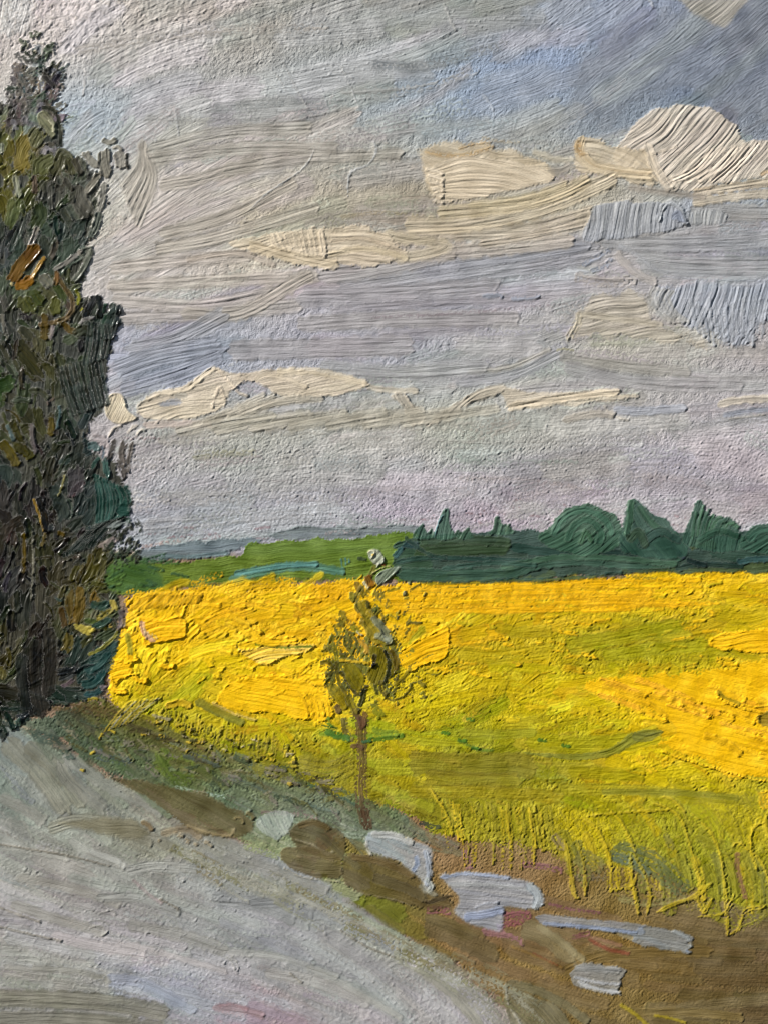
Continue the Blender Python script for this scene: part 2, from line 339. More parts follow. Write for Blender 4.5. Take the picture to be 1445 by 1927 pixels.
# scratches and ridges left by bristles
for a, wd in (([(530, 110), (560, 170), (597, 237)], 3.5), ([(635, 110), (655, 150), (680, 218)], 3.5), ([(160, 118), (160, 150), (157, 182)], 5), ([(330, 200), (334, 235), (338, 264)], 4), ([(905, 175), (920, 195), (930, 222)], 8),
              ([(835, 8), (848, 40), (860, 62)], 7), ([(1015, 60), (1022, 40), (1040, 30)], 3), ([(594, 278), (575, 312), (540, 340), (505, 362), (470, 395)], 5), ([(700, 258), (708, 285), (690, 312), (662, 322), (655, 345), (655, 372)], 6),
              ([(500, 115), (528, 150), (540, 175)], 2.5), ([(600, 150), (612, 185), (620, 215)], 2.5), ([(380, 130), (378, 150), (372, 170)], 2.5), ([(280, 255), (290, 265), (300, 262)], 5), ([(1215, -5), (1224, 5), (1228, 16)], 7),
              ([(1025, 815), (1028, 800), (1032, 798)], 4), ([(1425, 815), (1427, 830), (1427, 845)], 3)):
    stroke(SKY, a, wd + 1.5, at(sky_cf, *a[0]) + 0.09, thick=0.75, ridge=0.3, lip=0.0, soft=1.6, keep=0.9, streak=0.4, taper=(1, 1), mix=0, dry=.25, wprof=[.4, 1, .6, 1.1, .8, .5])

def thing(name, label, cat, group=None, parent=None, gloss=None):
    p = dict(label=label, category=cat)
    if group: p['group'] = group
    return own(name, None, **p)
SOFTEN[:] = [2.4, .76, .14]
# ------------------------------------------------------------------ CLOUDS
cg = 'clouds laid in thick paint on the sky'
c = thing('cloud', 'big cream shell-shaped cloud combed in steep bristle lines, under the slate sky', 'cloud', cg)
P_(c, [(1170, 262), (1200, 222), (1245, 203), (1290, 196), (1345, 206), (1385, 234), (1398, 262), (1425, 262), (1540, 250), (1540, 330), (1440, 338), (1380, 345), (1300, 362), (1245, 350), (1200, 330), (1150, 300)], 'd5c6b0', 'c3b4a0', ang=48, bend=0.9, thick=1.3, ridge=0.6, lip=0.4, rough=4, fine=0.95, streak=0.9)
P_(c, [(1082, 262), (1110, 255), (1160, 275), (1215, 280), (1235, 310), (1240, 350), (1180, 345), (1140, 325), (1095, 330), (1078, 300)], 'd2c0a0', 'b9a580', ang=-22, bend=-2.0, thick=1.0, ridge=0.8, rough=5)
S(c, [(1095, 262), (1090, 285), (1110, 310), (1150, 322), (1230, 330)], 26, 'd0bd98', 'b09060', thick=1.0, ridge=0.8, rag=0.3)
S(c, [(1088, 262), (1086, 280), (1098, 296)], 24, 'a5763a', 'c09a60', thick=0.6, ridge=0.7, soft=6, dry=0.35)
S(c, [(1215, 268), (1222, 285), (1232, 315), (1250, 345), (1262, 358)], 22, 'dacbb4', thick=1.2, ridge=0.8, lip=1.0)
S(c, [(1225, 290), (1260, 280), (1275, 275)], 9, 'dccdb6', thick=1.2, lip=1.0); S(c, [(1262, 330), (1275, 345), (1262, 360)], 16, 'e6dac4', thick=1.6, lip=1.2)
for k in range(5): S(c, [(1430 - k * 22, 268 + k * 3), (1400 - k * 24, 305 + k * 4), (1360 - k * 24, 345 - k)], 18, 'dccdb8', 'c9baa6', thick=1.2, ridge=0.9)
S(c, [(1300, 365), (1380, 352), (1500, 335)], 22, 'cbb592', 'b59c78', thick=0.7, ridge=0.7)
S(c, [(1300, 382), (1400, 368), (1520, 360)], 22, 'c9b695', 'b7a484', thick=0.6, ridge=0.6)
S(c, [(1180, 352), (1270, 364), (1330, 372)], 24, '988c7e', '8e8478', thick=0.4, ridge=0.4, soft=5)
S(c, [(1430, 330), (1450, 320), (1500, 318)], 12, 'c4a070', thick=0.6, ridge=0.6)
c = thing('cloud', 'cream lens-shaped cloud with an ochre smear along its upper edge', 'cloud', cg)
P_(c, [(792, 275), (850, 262), (930, 270), (1010, 295), (1050, 322), (1035, 345), (960, 362), (880, 375), (825, 382), (800, 350), (790, 310)], 'd0bd9a', 'baa480', ang=-14, bend=1.6, thick=.9, ridge=0.5, rough=5, soft=4, lip=.3, streak=.8)
P_(c, [(805, 318), (860, 292), (940, 298), (1010, 312), (1046, 328), (1030, 346), (950, 364), (870, 378), (825, 383), (808, 350)], 'd3c3a8', 'c4b294', ang=-6, bend=-2.2, thick=1.1, ridge=0.55, lip=0.5)
for k in range(6): S(c, [(800 + k * 3, 318 + k * 12), (818 + k * 3, 322 + k * 12), (836, 330 + k * 10)], 11, 'dacab0', thick=1.3, ridge=0.5, lip=1.0, pile=1.0)
S(c, [(796, 285), (830, 292), (880, 290), (930, 275)], 16, 'b08850', 'c9ac78', thick=0.7, ridge=0.8, soft=4, dry=0.35)
S(c, [(860, 282), (890, 272), (925, 268)], 14, 'a87c40', 'c4a268', thick=0.7, ridge=0.7, soft=5, dry=0.3)
S(c, [(905, 258), (940, 266), (980, 268)], 12, 'b39c74', thick=0.4, ridge=0.6, soft=4, dry=0.5)
S(c, [(1000, 285), (1045, 300), (1082, 300)], 22, 'c2b89f', 'b2a68c', thick=0.6, ridge=0.6, soft=4)
S(c, [(1030, 320), (1055, 322), (1080, 308)], 26, '938a7e', thick=0.4, ridge=0.3, soft=5)
c = thing('cloud', 'long beige cloud sweep running up under the cream clouds', 'cloud', cg)
for a, wd, cc in (([(640, 478), (760, 480), (900, 470), (1080, 452)], 40, 'b8ab9a'), ([(700, 452), (850, 440), (1000, 430), (1120, 400)], 40, 'beae94'), ([(760, 425), (880, 420), (1010, 395), (1120, 350), (1160, 330)], 44, 'c4b392'),
                  ([(820, 400), (950, 390), (1050, 365), (1110, 335)], 36, 'c2b088'), ([(880, 385), (980, 375), (1070, 345)], 26, 'c9b890'), ([(900, 460), (1020, 440), (1110, 420)], 26, 'beb09a'),
                  ([(720, 440), (780, 452), (840, 462), (800, 478), (740, 486)], 30, 'c2b494')):
    S(c, a, wd, cc, thick=0.6, ridge=0.6, lip=0.4, soft=4)
S(c, [(640, 408), (720, 400), (800, 408)], 20, '9c8a64', 'a89a7c', thick=0.3, ridge=0.4, soft=6, dry=0.55)
S(c, [(700, 385), (770, 372), (820, 372)], 30, '8f8476', '978c7c', thick=0.2, ridge=0.3, soft=9)
c = thing('cloud', 'small cream cloud with a comb of steep ridges at its middle', 'cloud', cg)
P_(c, [(432, 458), (500, 438), (590, 428), (690, 425), (765, 470), (745, 490), (680, 505), (560, 500), (480, 480)], 'd2c0a2', 'bfae92', ang=5, bend=-1.2, thick=0.9, ridge=0.7, rough=5)
for k in range(12): S(c, [(505 + k * 9, 440 - k * 1.0), (512 + k * 9, 458), (524 + k * 8, 484 - (k < 4) * 10)], 10, 'd8c7aa', 'cbb898', thick=1.0, ridge=0.4, lip=0.7, pile=0.8)
S(c, [(603, 432), (606, 455), (612, 486)], 12, 'dccbb0', thick=1.7, lip=1.0, pile=1.2)
S(c, [(622, 456), (680, 448), (735, 462)], 12, 'c9b598', thick=0.7, ridge=0.6)
S(c, [(618, 480), (680, 468), (740, 478), (770, 490)], 16, 'cfbd98', thick=0.9, ridge=0.6)
S(c, [(470, 462), (560, 485), (640, 500)], 26, 'c9b795', 'b8a788', thick=0.6, ridge=0.6)
S(c, [(350, 490), (420, 478), (460, 478), (520, 500)], 16, 'b9ab9c', thick=0.6, ridge=0.7)
c = thing('cloud', 'thick blue-grey cloud dab with upright ridges and a shiny peak', 'cloud', cg)
P_(c, [(1098, 455), (1105, 405), (1130, 382), (1200, 378), (1262, 380), (1290, 400), (1288, 426), (1230, 440), (1160, 452)], '9ba1aa', '8b93a2', ang=80, thick=1.2, ridge=0.5, lip=0.4, fine=0.8, gloss=0.25, streak=.8)
S(c, [(1236, 420), (1246, 390), (1262, 380), (1284, 400), (1290, 424)], 13, 'a7adb4', '8b95a8', thick=2.2, ridge=0.5, lip=1.2, gloss=0.3)
S(c, [(1262, 412), (1275, 402), (1282, 420)], 18, '7d88a0', thick=1.4, gloss=0.3)
P_(c, [(1290, 396), (1345, 390), (1375, 402), (1372, 418), (1330, 428), (1292, 424)], '9b9f9f', '9097a6', ang=75, bend=1.0, thick=0.7, ridge=0.5, soft=4)
c = thing('cloud', 'pale blue cloud patch combed in wavy upright lines with a ragged lower edge', 'cloud', cg)
P_(c, [(1215, 560), (1240, 540), (1300, 530), (1400, 530), (1540, 535), (1540, 600), (1445, 605), (1420, 640), (1398, 660), (1360, 650), (1320, 625), (1270, 605), (1225, 590)], '9aa2b0', '8793aa', ang=70, bend=0.8, thick=.9, ridge=0.6, rough=8, fine=1.05, soft=4, lip=.3)
for k in range(5): S(c, [(1232 + k * 9, 538 + k * 2), (1220 + k * 9, 562), (1236 + k * 9, 590), (1262 + k * 9, 608)], 12, 'aaa89f', '9ca0a6', thick=1.0, ridge=0.6)
for k in range(14): S(c, [(1300 + k * 11, 560 + (k % 3) * 10), (1306 + k * 10, 600), (1316 + k * 9, 630 + (k % 4) * 8)], 10, '98a1b0', 'a4a8ac', thick=.9, ridge=0.5, lip=0.9, pile=0.9)
c = thing('cloud', 'rubbed beige cloud fragment between the blue patch and the lavender band', 'cloud', cg)
P_(c, [(1080, 600), (1110, 560), (1170, 545), (1220, 560), (1230, 600), (1300, 630), (1330, 660), (1200, 640), (1110, 640), (1070, 640)], 'b5ab98', 'a79e8e', ang=8, thick=0.6, ridge=0.6, rough=8, soft=4)
S(c, [(1090, 585), (1085, 610), (1068, 640)], 20, 'bdb295', thick=0.9, ridge=0.5, dry=0.4); S(c, [(1085, 590), (1160, 600), (1250, 612)], 18, 'b8ae98', thick=0.7, ridge=0.6)
S(c, [(1080, 520), (1130, 530), (1200, 530)], 24, 'b0a8a2', thick=0.5, ridge=0.6, dry=0.5)
S(c, [(1160, 470), (1170, 490), (1205, 520), (1235, 530)], 20, 'b3aca6', 'a49e9c', thick=0.7, ridge=0.6)
c = thing('cloud', 'peaked cream cloud of thick smeared paint low in the sky', 'cloud', cg)
P_(c, [(272, 748), (330, 728), (372, 706), (406, 688), (440, 700), (520, 692), (620, 700), (700, 722), (640, 745), (560, 752), (520, 745), (480, 720), (440, 735), (420, 770), (360, 790), (280, 790), (258, 775)], 'd8c6a6', 'cab79c', ang=12, thick=1.0, ridge=0.4, lip=1.2, rough=2.5)
S(c, [(275, 752), (300, 740), (345, 735), (380, 710), (408, 690)], 14, 'e4d3b4', thick=1.4, ridge=0.5, lip=1.0)
S(c, [(408, 690), (430, 715), (452, 740), (470, 745)], 10, 'dccab0', thick=1.5, lip=0.9); S(c, [(400, 770), (408, 740), (416, 730), (424, 752)], 8, 'd9c7ae', thick=1.4, lip=1.2)
S(c, [(392, 762), (425, 735), (440, 728)], 5, '9a8a7a', thick=0.2, lip=0)
P_(c, [(296, 756), (330, 748), (345, 760), (320, 770), (300, 768)], '8f98aa', thick=0.2, lip=0.1); P_(c, [(328, 742), (352, 736), (350, 748), (335, 750)], 'a9a496', thick=0.2, lip=0.1)
S(c, [(270, 800), (320, 798), (400, 798)], 20, 'c9b3a6', thick=0.4, ridge=0.3)
S(c, [(520, 700), (600, 700), (690, 722)], 20, 'd8c8a8', thick=0.8, ridge=0.4); S(c, [(480, 718), (500, 706), (540, 712), (580, 730)], 14, 'd6c6aa', thick=0.9)
for k in range(6): S(c, [(360 + k * 22, 800 - k * 4), (430 + k * 18, 775 - k * 3), (500 + k * 22, 742 + k * 1.5)], 17, 'b8b09e', 'a8a290', thick=0.7, ridge=0.6)
S(c, [(690, 728), (740, 735), (790, 735)], 16, 'cdc0a6', thick=0.8)
c = thing('cloud', 'rounded cream paint dab touching the poplar, low in the sky', 'cloud', cg)
P_(c, [(196, 765), (206, 742), (226, 738), (236, 750), (242, 772), (262, 786), (250, 795), (222, 800), (202, 788)], 'd9c7a2', 'cdb98f', thick=1.7, ridge=0.2, lip=1.6, ang=70, rough=1, soft=1.5)
S(c, [(262, 755), (258, 775), (268, 790), (300, 796)], 6, 'e2d4bc', thick=1.4, lip=0.5, ridge=0.1)
for a in ([(205, 822), (215, 805), (232, 800)], [(240, 815), (252, 803), (262, 800)], [(256, 820), (268, 808), (276, 812)]): S(c, a, 9, 'e0d2bc', thick=1.5, lip=0.8)
S(c, [(218, 812), (224, 806)], 7, '35302c', thick=0.2)
for k in range(9): S(c, [(230 + k * 8, 822 + (k % 3) * 3), (238 + k * 8, 824)], 5, '8f5a62', thick=0.3, dry=0.4)
c = thing('cloud', 'pale pink-cream cloud streak with a wedge at its start, above the tree line', 'cloud', cg)
P_(c, [(940, 728), (1010, 736), (1120, 734), (1190, 738), (1195, 752), (1110, 760), (1040, 768), (960, 770), (948, 758)], 'cdbfa4', 'bfb29c', ang=6, thick=0.9, ridge=0.5, lip=0.7)
S(c, [(952, 768), (1020, 755), (1110, 742), (1165, 738)], 20, 'd6c4a4', 'c0b096', thick=0.9, ridge=0.8)
S(c, [(1135, 762), (1150, 780), (1185, 792)], 8, 'd8ceba', thick=1.3, lip=0.6); S(c, [(1150, 770), (1200, 774), (1290, 768)], 22, '969eae', '8f97a8', thick=0.6, ridge=0.5)
S(c, [(1060, 790), (1120, 778), (1160, 782)], 20, 'b6ad9e', thick=0.6)
P_(c, [(735, 745), (752, 738), (775, 752), (800, 785), (780, 805), (770, 800), (750, 760)], 'b9ae9a', 'a89f8e', ang=-60, thick=1.2, ridge=0.6, lip=1.0)
for k in range(7): S(c, [(800 + k * 8, 800 - k * 3), (860 + k * 6, 765 - k * 4), (935 + k * 3, 738 - k * 2)], 16, 'b4ab98', 'a39c8c', thick=0.7, ridge=0.7)
c = thing('cloud', 'short cream cloud streak with a blue underside, past the pink-cream one', 'cloud', cg)
S(c, [(1350, 762), (1400, 752), (1540, 748)], 20, 'cfc2a8', 'bfb49e', thick=0.9, ridge=0.5); S(c, [(1360, 782), (1420, 772), (1540, 770)], 14, '8f99ae', thick=0.5, ridge=0.5)
S(c, [(1370, 788), (1400, 785), (1440, 780)], 7, 'b9b2a4', thick=0.7)
c = thing('cloud', 'faint rolled stroke of grey-green cloud under the cream peak', 'cloud', cg)
for k in range(7): S(c, [(330 + k * 70, 815 - k * 3), (420 + k * 70, 795 - k * 2), (520 + k * 70, 780 - k * 2)], 26, 'aca694', '9c9888', thick=0.55, ridge=0.6, soft=3)

SOFTEN[:] = [1.4, .95, .05]
# ------------------------------------------------------------------ HILLS, MEADOW
HI = own('hills', None, kind='structure')
P_(HI, [(262, 1035), (330, 1024), (420, 1012), (500, 1014), (470, 1030), (420, 1045), (300, 1058), (262, 1060)], '62727a', '6d7b80', ang=3, thick=0.4, ridge=0.3, rough=4)
P_(HI, [(505, 1004), (540, 998), (570, 986), (620, 990), (700, 990), (790, 988), (790, 1010), (640, 1016), (520, 1016)], '6c777c', '76827f', ang=2, thick=0.4, ridge=0.3, rough=3)
S(HI, [(300, 1046), (360, 1048), (430, 1040)], 12, '5e7478', thick=0.5, ridge=0.6, gloss=0.2)
S(HI, [(612, 1005), (640, 1000), (680, 1003)], 9, 'a59ea0', dry=0.4)
S(HI, [(265, 1030), (310, 1022), (360, 1015)], 8, 'b09a96', dry=0.6, thick=.2)
ME = own('meadow', None, kind='structure')
P_(ME, [(240, 1060), (330, 1056), (440, 1046), (470, 1022), (560, 1016), (660, 1012), (790, 1004), (800, 1090), (640, 1094), (500, 1100), (380, 1105), (200, 1120), (160, 1070)], '5c7a1e', '4c6820', ang=4, thick=0.5, ridge=0.28, rough=4, gloss=0.18, jit=0.03)
P_(ME, [(150, 1040), (250, 1040), (300, 1070), (310, 1110), (250, 1120), (150, 1100)], '3f5f2a', '355534', ang=-20, thick=0.4, ridge=0.5, soft=8)
for _ in range(40):
    x = rs.uniform(170, 330); y = rs.uniform(1050, 1110); S(ME, [(x, y), (x + rs.uniform(15, 40), y + rs.uniform(-15, 15))], 10, ['48682a', '3a5c30', '567232', '2f4f34'][rs.randint(4)], thick=0.5, ridge=0.5, soft=3, dry=0.4)
S(ME, [(430, 1092), (500, 1076), (570, 1066), (650, 1076)], 20, '4f7f80', '47705a', thick=0.5, ridge=0.6, gloss=0.2, soft=3)
S(ME, [(440, 1080), (530, 1064), (600, 1062)], 14, '578c90', '4d7670', thick=0.5, ridge=0.6, gloss=0.2)
for a in ([(642, 1050), (644, 1070)], [(650, 1048), (651, 1066)], [(657, 1050), (657, 1060)]): S(ME, a, 6, '3f7a8a', thick=0.8, gloss=0.3)
S(ME, [(470, 1092), (620, 1092), (760, 1086)], 13, '75703a', '8a7f34', thick=0.3, dry=0.55); S(ME, [(360, 1104), (470, 1102), (560, 1098)], 16, '84703e', '6f6a36', thick=0.3, dry=0.6)

# ------------------------------------------------------------------ RAPESEED FIELD
RF = own('rapeseed_field', None, kind='structure'); SOFTEN[:] = [1.1, 1.05, .06]
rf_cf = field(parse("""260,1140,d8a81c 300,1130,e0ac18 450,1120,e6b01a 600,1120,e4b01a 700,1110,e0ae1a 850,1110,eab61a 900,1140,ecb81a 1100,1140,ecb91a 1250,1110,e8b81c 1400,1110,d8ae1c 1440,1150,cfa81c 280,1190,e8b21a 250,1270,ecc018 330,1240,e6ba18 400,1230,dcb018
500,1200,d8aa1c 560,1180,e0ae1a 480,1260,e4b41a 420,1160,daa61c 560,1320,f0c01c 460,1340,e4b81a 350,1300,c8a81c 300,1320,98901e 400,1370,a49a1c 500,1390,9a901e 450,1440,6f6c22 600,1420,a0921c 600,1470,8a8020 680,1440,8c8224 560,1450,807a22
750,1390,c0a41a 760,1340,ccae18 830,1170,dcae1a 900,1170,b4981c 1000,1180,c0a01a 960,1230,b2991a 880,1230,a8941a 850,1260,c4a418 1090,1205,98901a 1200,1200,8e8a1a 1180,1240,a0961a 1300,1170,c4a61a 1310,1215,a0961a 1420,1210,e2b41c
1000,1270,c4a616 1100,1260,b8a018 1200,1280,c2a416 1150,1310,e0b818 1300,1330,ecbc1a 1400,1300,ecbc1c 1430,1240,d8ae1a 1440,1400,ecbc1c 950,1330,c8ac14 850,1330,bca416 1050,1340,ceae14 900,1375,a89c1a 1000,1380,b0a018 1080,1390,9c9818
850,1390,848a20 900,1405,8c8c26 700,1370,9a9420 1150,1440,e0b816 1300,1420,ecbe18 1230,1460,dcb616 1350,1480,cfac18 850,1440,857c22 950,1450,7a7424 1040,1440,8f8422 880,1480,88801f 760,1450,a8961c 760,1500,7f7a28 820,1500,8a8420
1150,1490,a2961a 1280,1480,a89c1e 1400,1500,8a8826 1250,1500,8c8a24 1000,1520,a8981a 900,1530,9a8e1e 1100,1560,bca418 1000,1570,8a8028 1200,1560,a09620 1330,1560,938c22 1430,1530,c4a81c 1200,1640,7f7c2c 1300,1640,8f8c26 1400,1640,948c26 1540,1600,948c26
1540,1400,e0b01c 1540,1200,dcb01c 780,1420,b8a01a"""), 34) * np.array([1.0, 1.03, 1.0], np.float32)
rf_af = field(angles("300,1150,30 280,1260,60 400,1200,5 550,1160,10 500,1300,-15 450,1420,-20 700,1120,2 900,1120,3 1200,1120,5 1000,1200,8 1300,1200,10 850,1260,40 1000,1300,20 1200,1300,-8 1400,1320,-18 900,1400,4 1200,1450,10 700,1460,-20 1000,1500,-10 1300,1500,-8 1000,1580,-60 1200,1620,-65 1400,1640,-70"), 70)
rfm = full_mask([(195, 1230), (230, 1180), (240, 1120), (400, 1100), (560, 1094), (760, 1092), (850, 1086), (1020, 1088), (1170, 1080), (1300, 1074), (1560, 1066), (1600, 1500), (1560, 1760), (1440, 1756), (1330, 1700), (1240, 1690), (1100, 1670), (1060, 1620), (960, 1590), (830, 1575), (760, 1530), (640, 1510), (520, 1480), (400, 1420), (290, 1370), (215, 1330)], 9, 5)
win = ALL
cc = rf_cf + (0.02 * tile(N30, 9, 9) + 0.02 * tile(N12, 4, 8))[..., None]
lay(ALL, rfm, cc, (0.4 + 0.15 * tile(N6, 44, 7) + .15 * tile(N3) + 0.2 * tile(N12, 10, 70)).astype(np.float32), 0.4, RF, 0.15)
rfi = rfm * (PYY < 1520)
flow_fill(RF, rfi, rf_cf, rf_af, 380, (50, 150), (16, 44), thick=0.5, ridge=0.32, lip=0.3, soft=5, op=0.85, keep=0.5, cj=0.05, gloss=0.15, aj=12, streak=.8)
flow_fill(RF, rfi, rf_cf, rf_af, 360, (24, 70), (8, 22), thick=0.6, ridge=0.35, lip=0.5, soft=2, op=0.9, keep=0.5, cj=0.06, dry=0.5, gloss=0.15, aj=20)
# clotted pure yellow near the poplar and in the far field
for _ in range(120):
    x = rs.uniform(205, 620); y = rs.uniform(1130, 1330)
    if y > 1290 + (x - 200) * 0.12 or rfm[int((y - Y0) * G), int((x - X0) * G)] < 0.5: continue
    a = math.radians(rs.uniform(30, 80) if x < 350 else rs.uniform(-30, 40)); L = rs.uniform(14, 46)
    S(RF, [(x, y), (x + L * math.cos(a), y - L * math.sin(a))], rs.uniform(8, 20), at(rf_cf, x, y) + rs.normal(0.03, 0.04), ['c89416', 'd8b41a', 'a8921c'][rs.randint(3)], thick=0.9, ridge=0.5, lip=0.6, pile=.7, soft=1.5, rag=0.4, dry=0.3 if rs.rand() < .5 else 0, name='paint_dab')
for _ in range(150):
    x = rs.uniform(780, 1540); y = rs.uniform(1085, 1270)
    S(RF, [(x, y), (x + rs.uniform(10, 40), y - rs.uniform(-6, 8))], rs.uniform(4, 10), ['e8b81c', 'f0c424', 'c8a41a', 'a89a1c'][rs.randint(4)], thick=0.8, ridge=0.4, lip=0.6, soft=1.2, dry=0.35, rag=0.4, name='paint_dab')
for k in range(26): S(RF, [(242 + k * 5.2, 1150 - k * .6), (262 + k * 4.6, 1132 - k * .2), (282 + k * 4, 1116)], 7, ['d8a41c', 'b8921e', 'e4b41c'][k % 3], thick=0.9, ridge=0.3, lip=0.5, name='paint_dab')
# long streaks at the far edge
for _ in range(60):
    x = rs.uniform(700, 1150); y = rs.uniform(1092, 1150); L = rs.uniform(80, 240)
    S(RF, [(x, y), (x + L / 2, y - 2), (x + L, y - rs.uniform(0, 10))], rs.uniform(7, 16), ['ecb61a', 'f0bc1c', 'e0ac1a'][rs.randint(3)], 'c89c1a', thick=0.5, ridge=0.4, soft=2, lip=0.3, dry=0.3)
for a, wd in (([(800, 1098), (900, 1096), (960, 1094)], 8), ([(770, 1104), (860, 1106), (900, 1100)], 5), ([(1000, 1098), (1120, 1088), (1240, 1088)], 6), ([(790, 1112), (850, 1116), (905, 1112)], 4)):
    S(RF, a, wd, '6c6a20', '94801e', thick=0.3, dry=0.5)
# green-brown strokes lying in the crop
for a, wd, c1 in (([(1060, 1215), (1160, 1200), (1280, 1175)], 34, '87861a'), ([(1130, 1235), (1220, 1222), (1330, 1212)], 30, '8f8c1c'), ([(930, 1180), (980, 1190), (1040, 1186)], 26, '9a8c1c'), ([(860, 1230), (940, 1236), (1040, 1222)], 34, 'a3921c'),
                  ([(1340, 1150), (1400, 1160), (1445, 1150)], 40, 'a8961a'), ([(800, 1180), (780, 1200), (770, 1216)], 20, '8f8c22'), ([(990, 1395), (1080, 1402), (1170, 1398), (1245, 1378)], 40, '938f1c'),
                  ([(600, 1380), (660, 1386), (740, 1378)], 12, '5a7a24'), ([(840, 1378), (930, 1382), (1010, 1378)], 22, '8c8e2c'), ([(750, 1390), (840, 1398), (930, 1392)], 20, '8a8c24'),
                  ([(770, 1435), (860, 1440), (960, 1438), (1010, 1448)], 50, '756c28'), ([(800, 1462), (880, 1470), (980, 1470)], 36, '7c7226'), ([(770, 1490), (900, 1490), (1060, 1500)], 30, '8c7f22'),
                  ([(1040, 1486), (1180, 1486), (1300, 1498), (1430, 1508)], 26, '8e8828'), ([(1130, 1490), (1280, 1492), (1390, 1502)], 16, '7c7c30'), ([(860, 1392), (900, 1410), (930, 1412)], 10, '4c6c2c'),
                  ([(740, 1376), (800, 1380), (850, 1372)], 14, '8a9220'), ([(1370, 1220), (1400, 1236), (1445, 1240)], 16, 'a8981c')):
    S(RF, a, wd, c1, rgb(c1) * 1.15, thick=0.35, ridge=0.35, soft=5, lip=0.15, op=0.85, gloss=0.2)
S(RF, [(1245, 1376), (1200, 1384), (1150, 1414), (1090, 1424), (1020, 1420), (980, 1416)], 14, '6f7434', '7a7a30', thick=0.5, ridge=0.4, wprof=[.5, 1.6, 1.2, 1, .7, .3], gloss=0.25)
S(RF, [(1190, 1384), (1215, 1388), (1248, 1378)], 18, '77793a', thick=0.4, wprof=[1, 1, .4])
for x, y in ((875, 1352), (860, 1392), (885, 1408), (830, 1378), (1010, 1392), (1055, 1402)): S(RF, [(x, y), (x + 18, y + 3)], 9, '3f6a28', thick=0.5, dry=0.3)
# palette-knife slabs
P_(RF, [(262, 1162), (300, 1166), (345, 1160), (352, 1198), (330, 1206), (290, 1214), (272, 1210)], 'ecb41c', 'e0a81a', ang=10, thick=2.4, ridge=0.45, lip=1.3, streak=.9, mix=.2, soft=1.3, rough=2, name='knife_patch')
S(RF, [(268, 1168), (272, 1190), (292, 1208)], 12, 'b88f94', 'd8c8a8', thick=1.5, name='knife_patch')
for k in range(4): S(RF, [(272 + k * 7, 1182 + k * 4), (276 + k * 7, 1204)], 4, 'd8c8a0', thick=1.6)
P_(RF, [(440, 1214), (470, 1220), (520, 1210), (590, 1210), (585, 1225), (540, 1236), (500, 1250), (462, 1238)], 'e0c46a', 'e6b41e', ang=12, bend=-2, thick=1.6, ridge=0.7, lip=1.3, soft=1.3, name='knife_patch')
S(RF, [(480, 1212), (530, 1218), (590, 1216)], 6, '4f6a20', thick=0.6, ridge=.5); S(RF, [(465, 1185), (500, 1208), (560, 1205)], 18, 'ecbc20', thick=1.5, lip=1.0, ridge=0.6)
P_(RF, [(425, 1290), (480, 1270), (552, 1272), (600, 1296), (622, 1318), (626, 1350), (590, 1356), (530, 1346), (450, 1338), (410, 1320)], 'f2c01c', 'e8b61c', ang=-12, thick=1.8, ridge=0.5, lip=1.0, streak=.9, mix=.2, soft=1.6, rough=4, name='knife_patch')
for k in range(5): S(RF, [(560 + k * 11, 1300 + k * 3), (575 + k * 10, 1322), (580 + k * 10, 1348)], 7, 'f4c41e', 'c49a18', thick=1.5, lip=0.6)
P_(RF, [(742, 1236), (790, 1200), (832, 1180), (844, 1186), (846, 1212), (836, 1242), (800, 1250), (768, 1262)], 'efb81a', 'eab218', ang=25, thick=1.8, ridge=0.4, lip=1.0, streak=.9, mix=.25, soft=1.6, rough=3, name='knife_patch')
P_(RF, [(200, 1262), (205, 1244), (230, 1240), (252, 1250), (250, 1268), (228, 1280), (222, 1292), (208, 1282)], 'f0b81c', 'e8bc1c', ang=20, thick=2.6, lip=1.6, soft=1.3, ridge=0.3, name='knife_patch')
for a in ([(208, 1290), (222, 1300), (240, 1302)], [(252, 1268), (262, 1280), (280, 1282)], [(240, 1230), (250, 1240), (262, 1238)], [(300, 1250), (318, 1256), (330, 1250)]): S(RF, a, 12, 'eeb81c', thick=2.2, lip=1.3, pile=1.5, name='knife_patch')
S(RF, [(240, 1190), (244, 1210), (246, 1232)], 13, '87862c', 'b0a464', thick=0.8, name='knife_patch')
P_(RF, [(1330, 1215), (1345, 1196), (1400, 1186), (1560, 1172), (1560, 1222), (1440, 1228), (1380, 1226)], 'eeba1e', 'e6b01c', ang=8, thick=1.6, ridge=0.3, lip=1.2, soft=1.5, name='knife_patch')
P_(RF, [(1090, 1290), (1160, 1270), (1300, 1262), (1560, 1250), (1560, 1480), (1445, 1470), (1380, 1460), (1290, 1420), (1240, 1400), (1270, 1370), (1220, 1340), (1150, 1312)], 'eebc1c', 'e4b41a', ang=-14, thick=0.7, ridge=0.45, lip=0.5, soft=3, rough=8, jit=0.03, name='knife_patch')
for _ in range(46):
    x = rs.uniform(1120, 1500); y = 1290 + (x - 1120) * rs.uniform(0.0, 0.45) + rs.uniform(-20, 20)
    S(RF, [(x, y), (x + 40, y + 12), (x + rs.uniform(60, 110), y + rs.uniform(18, 40))], rs.uniform(6, 14), ['f0bc20', 'f4c224', 'dcae1c', 'ecb030'][rs.randint(4)], thick=0.9, ridge=0.5, lip=0.7, soft=1.5, dry=0.2)
for a, wd in (([(1242, 1412), (1290, 1430), (1378, 1456), (1445, 1470), (1560, 1476)], 5), ([(1345, 1302), (1360, 1318), (1400, 1334), (1470, 1346)], 5), ([(1372, 1322), (1420, 1330), (1460, 1324)], 4)):
    S(RF, a, wd, 'f4c628', thick=2.6, lip=0.8, ridge=0.1, name='paint_ridge'); 
S(RF, [(1348, 1298), (1362, 1312), (1392, 1324)], 8, '8c7a1e', thick=0.2)
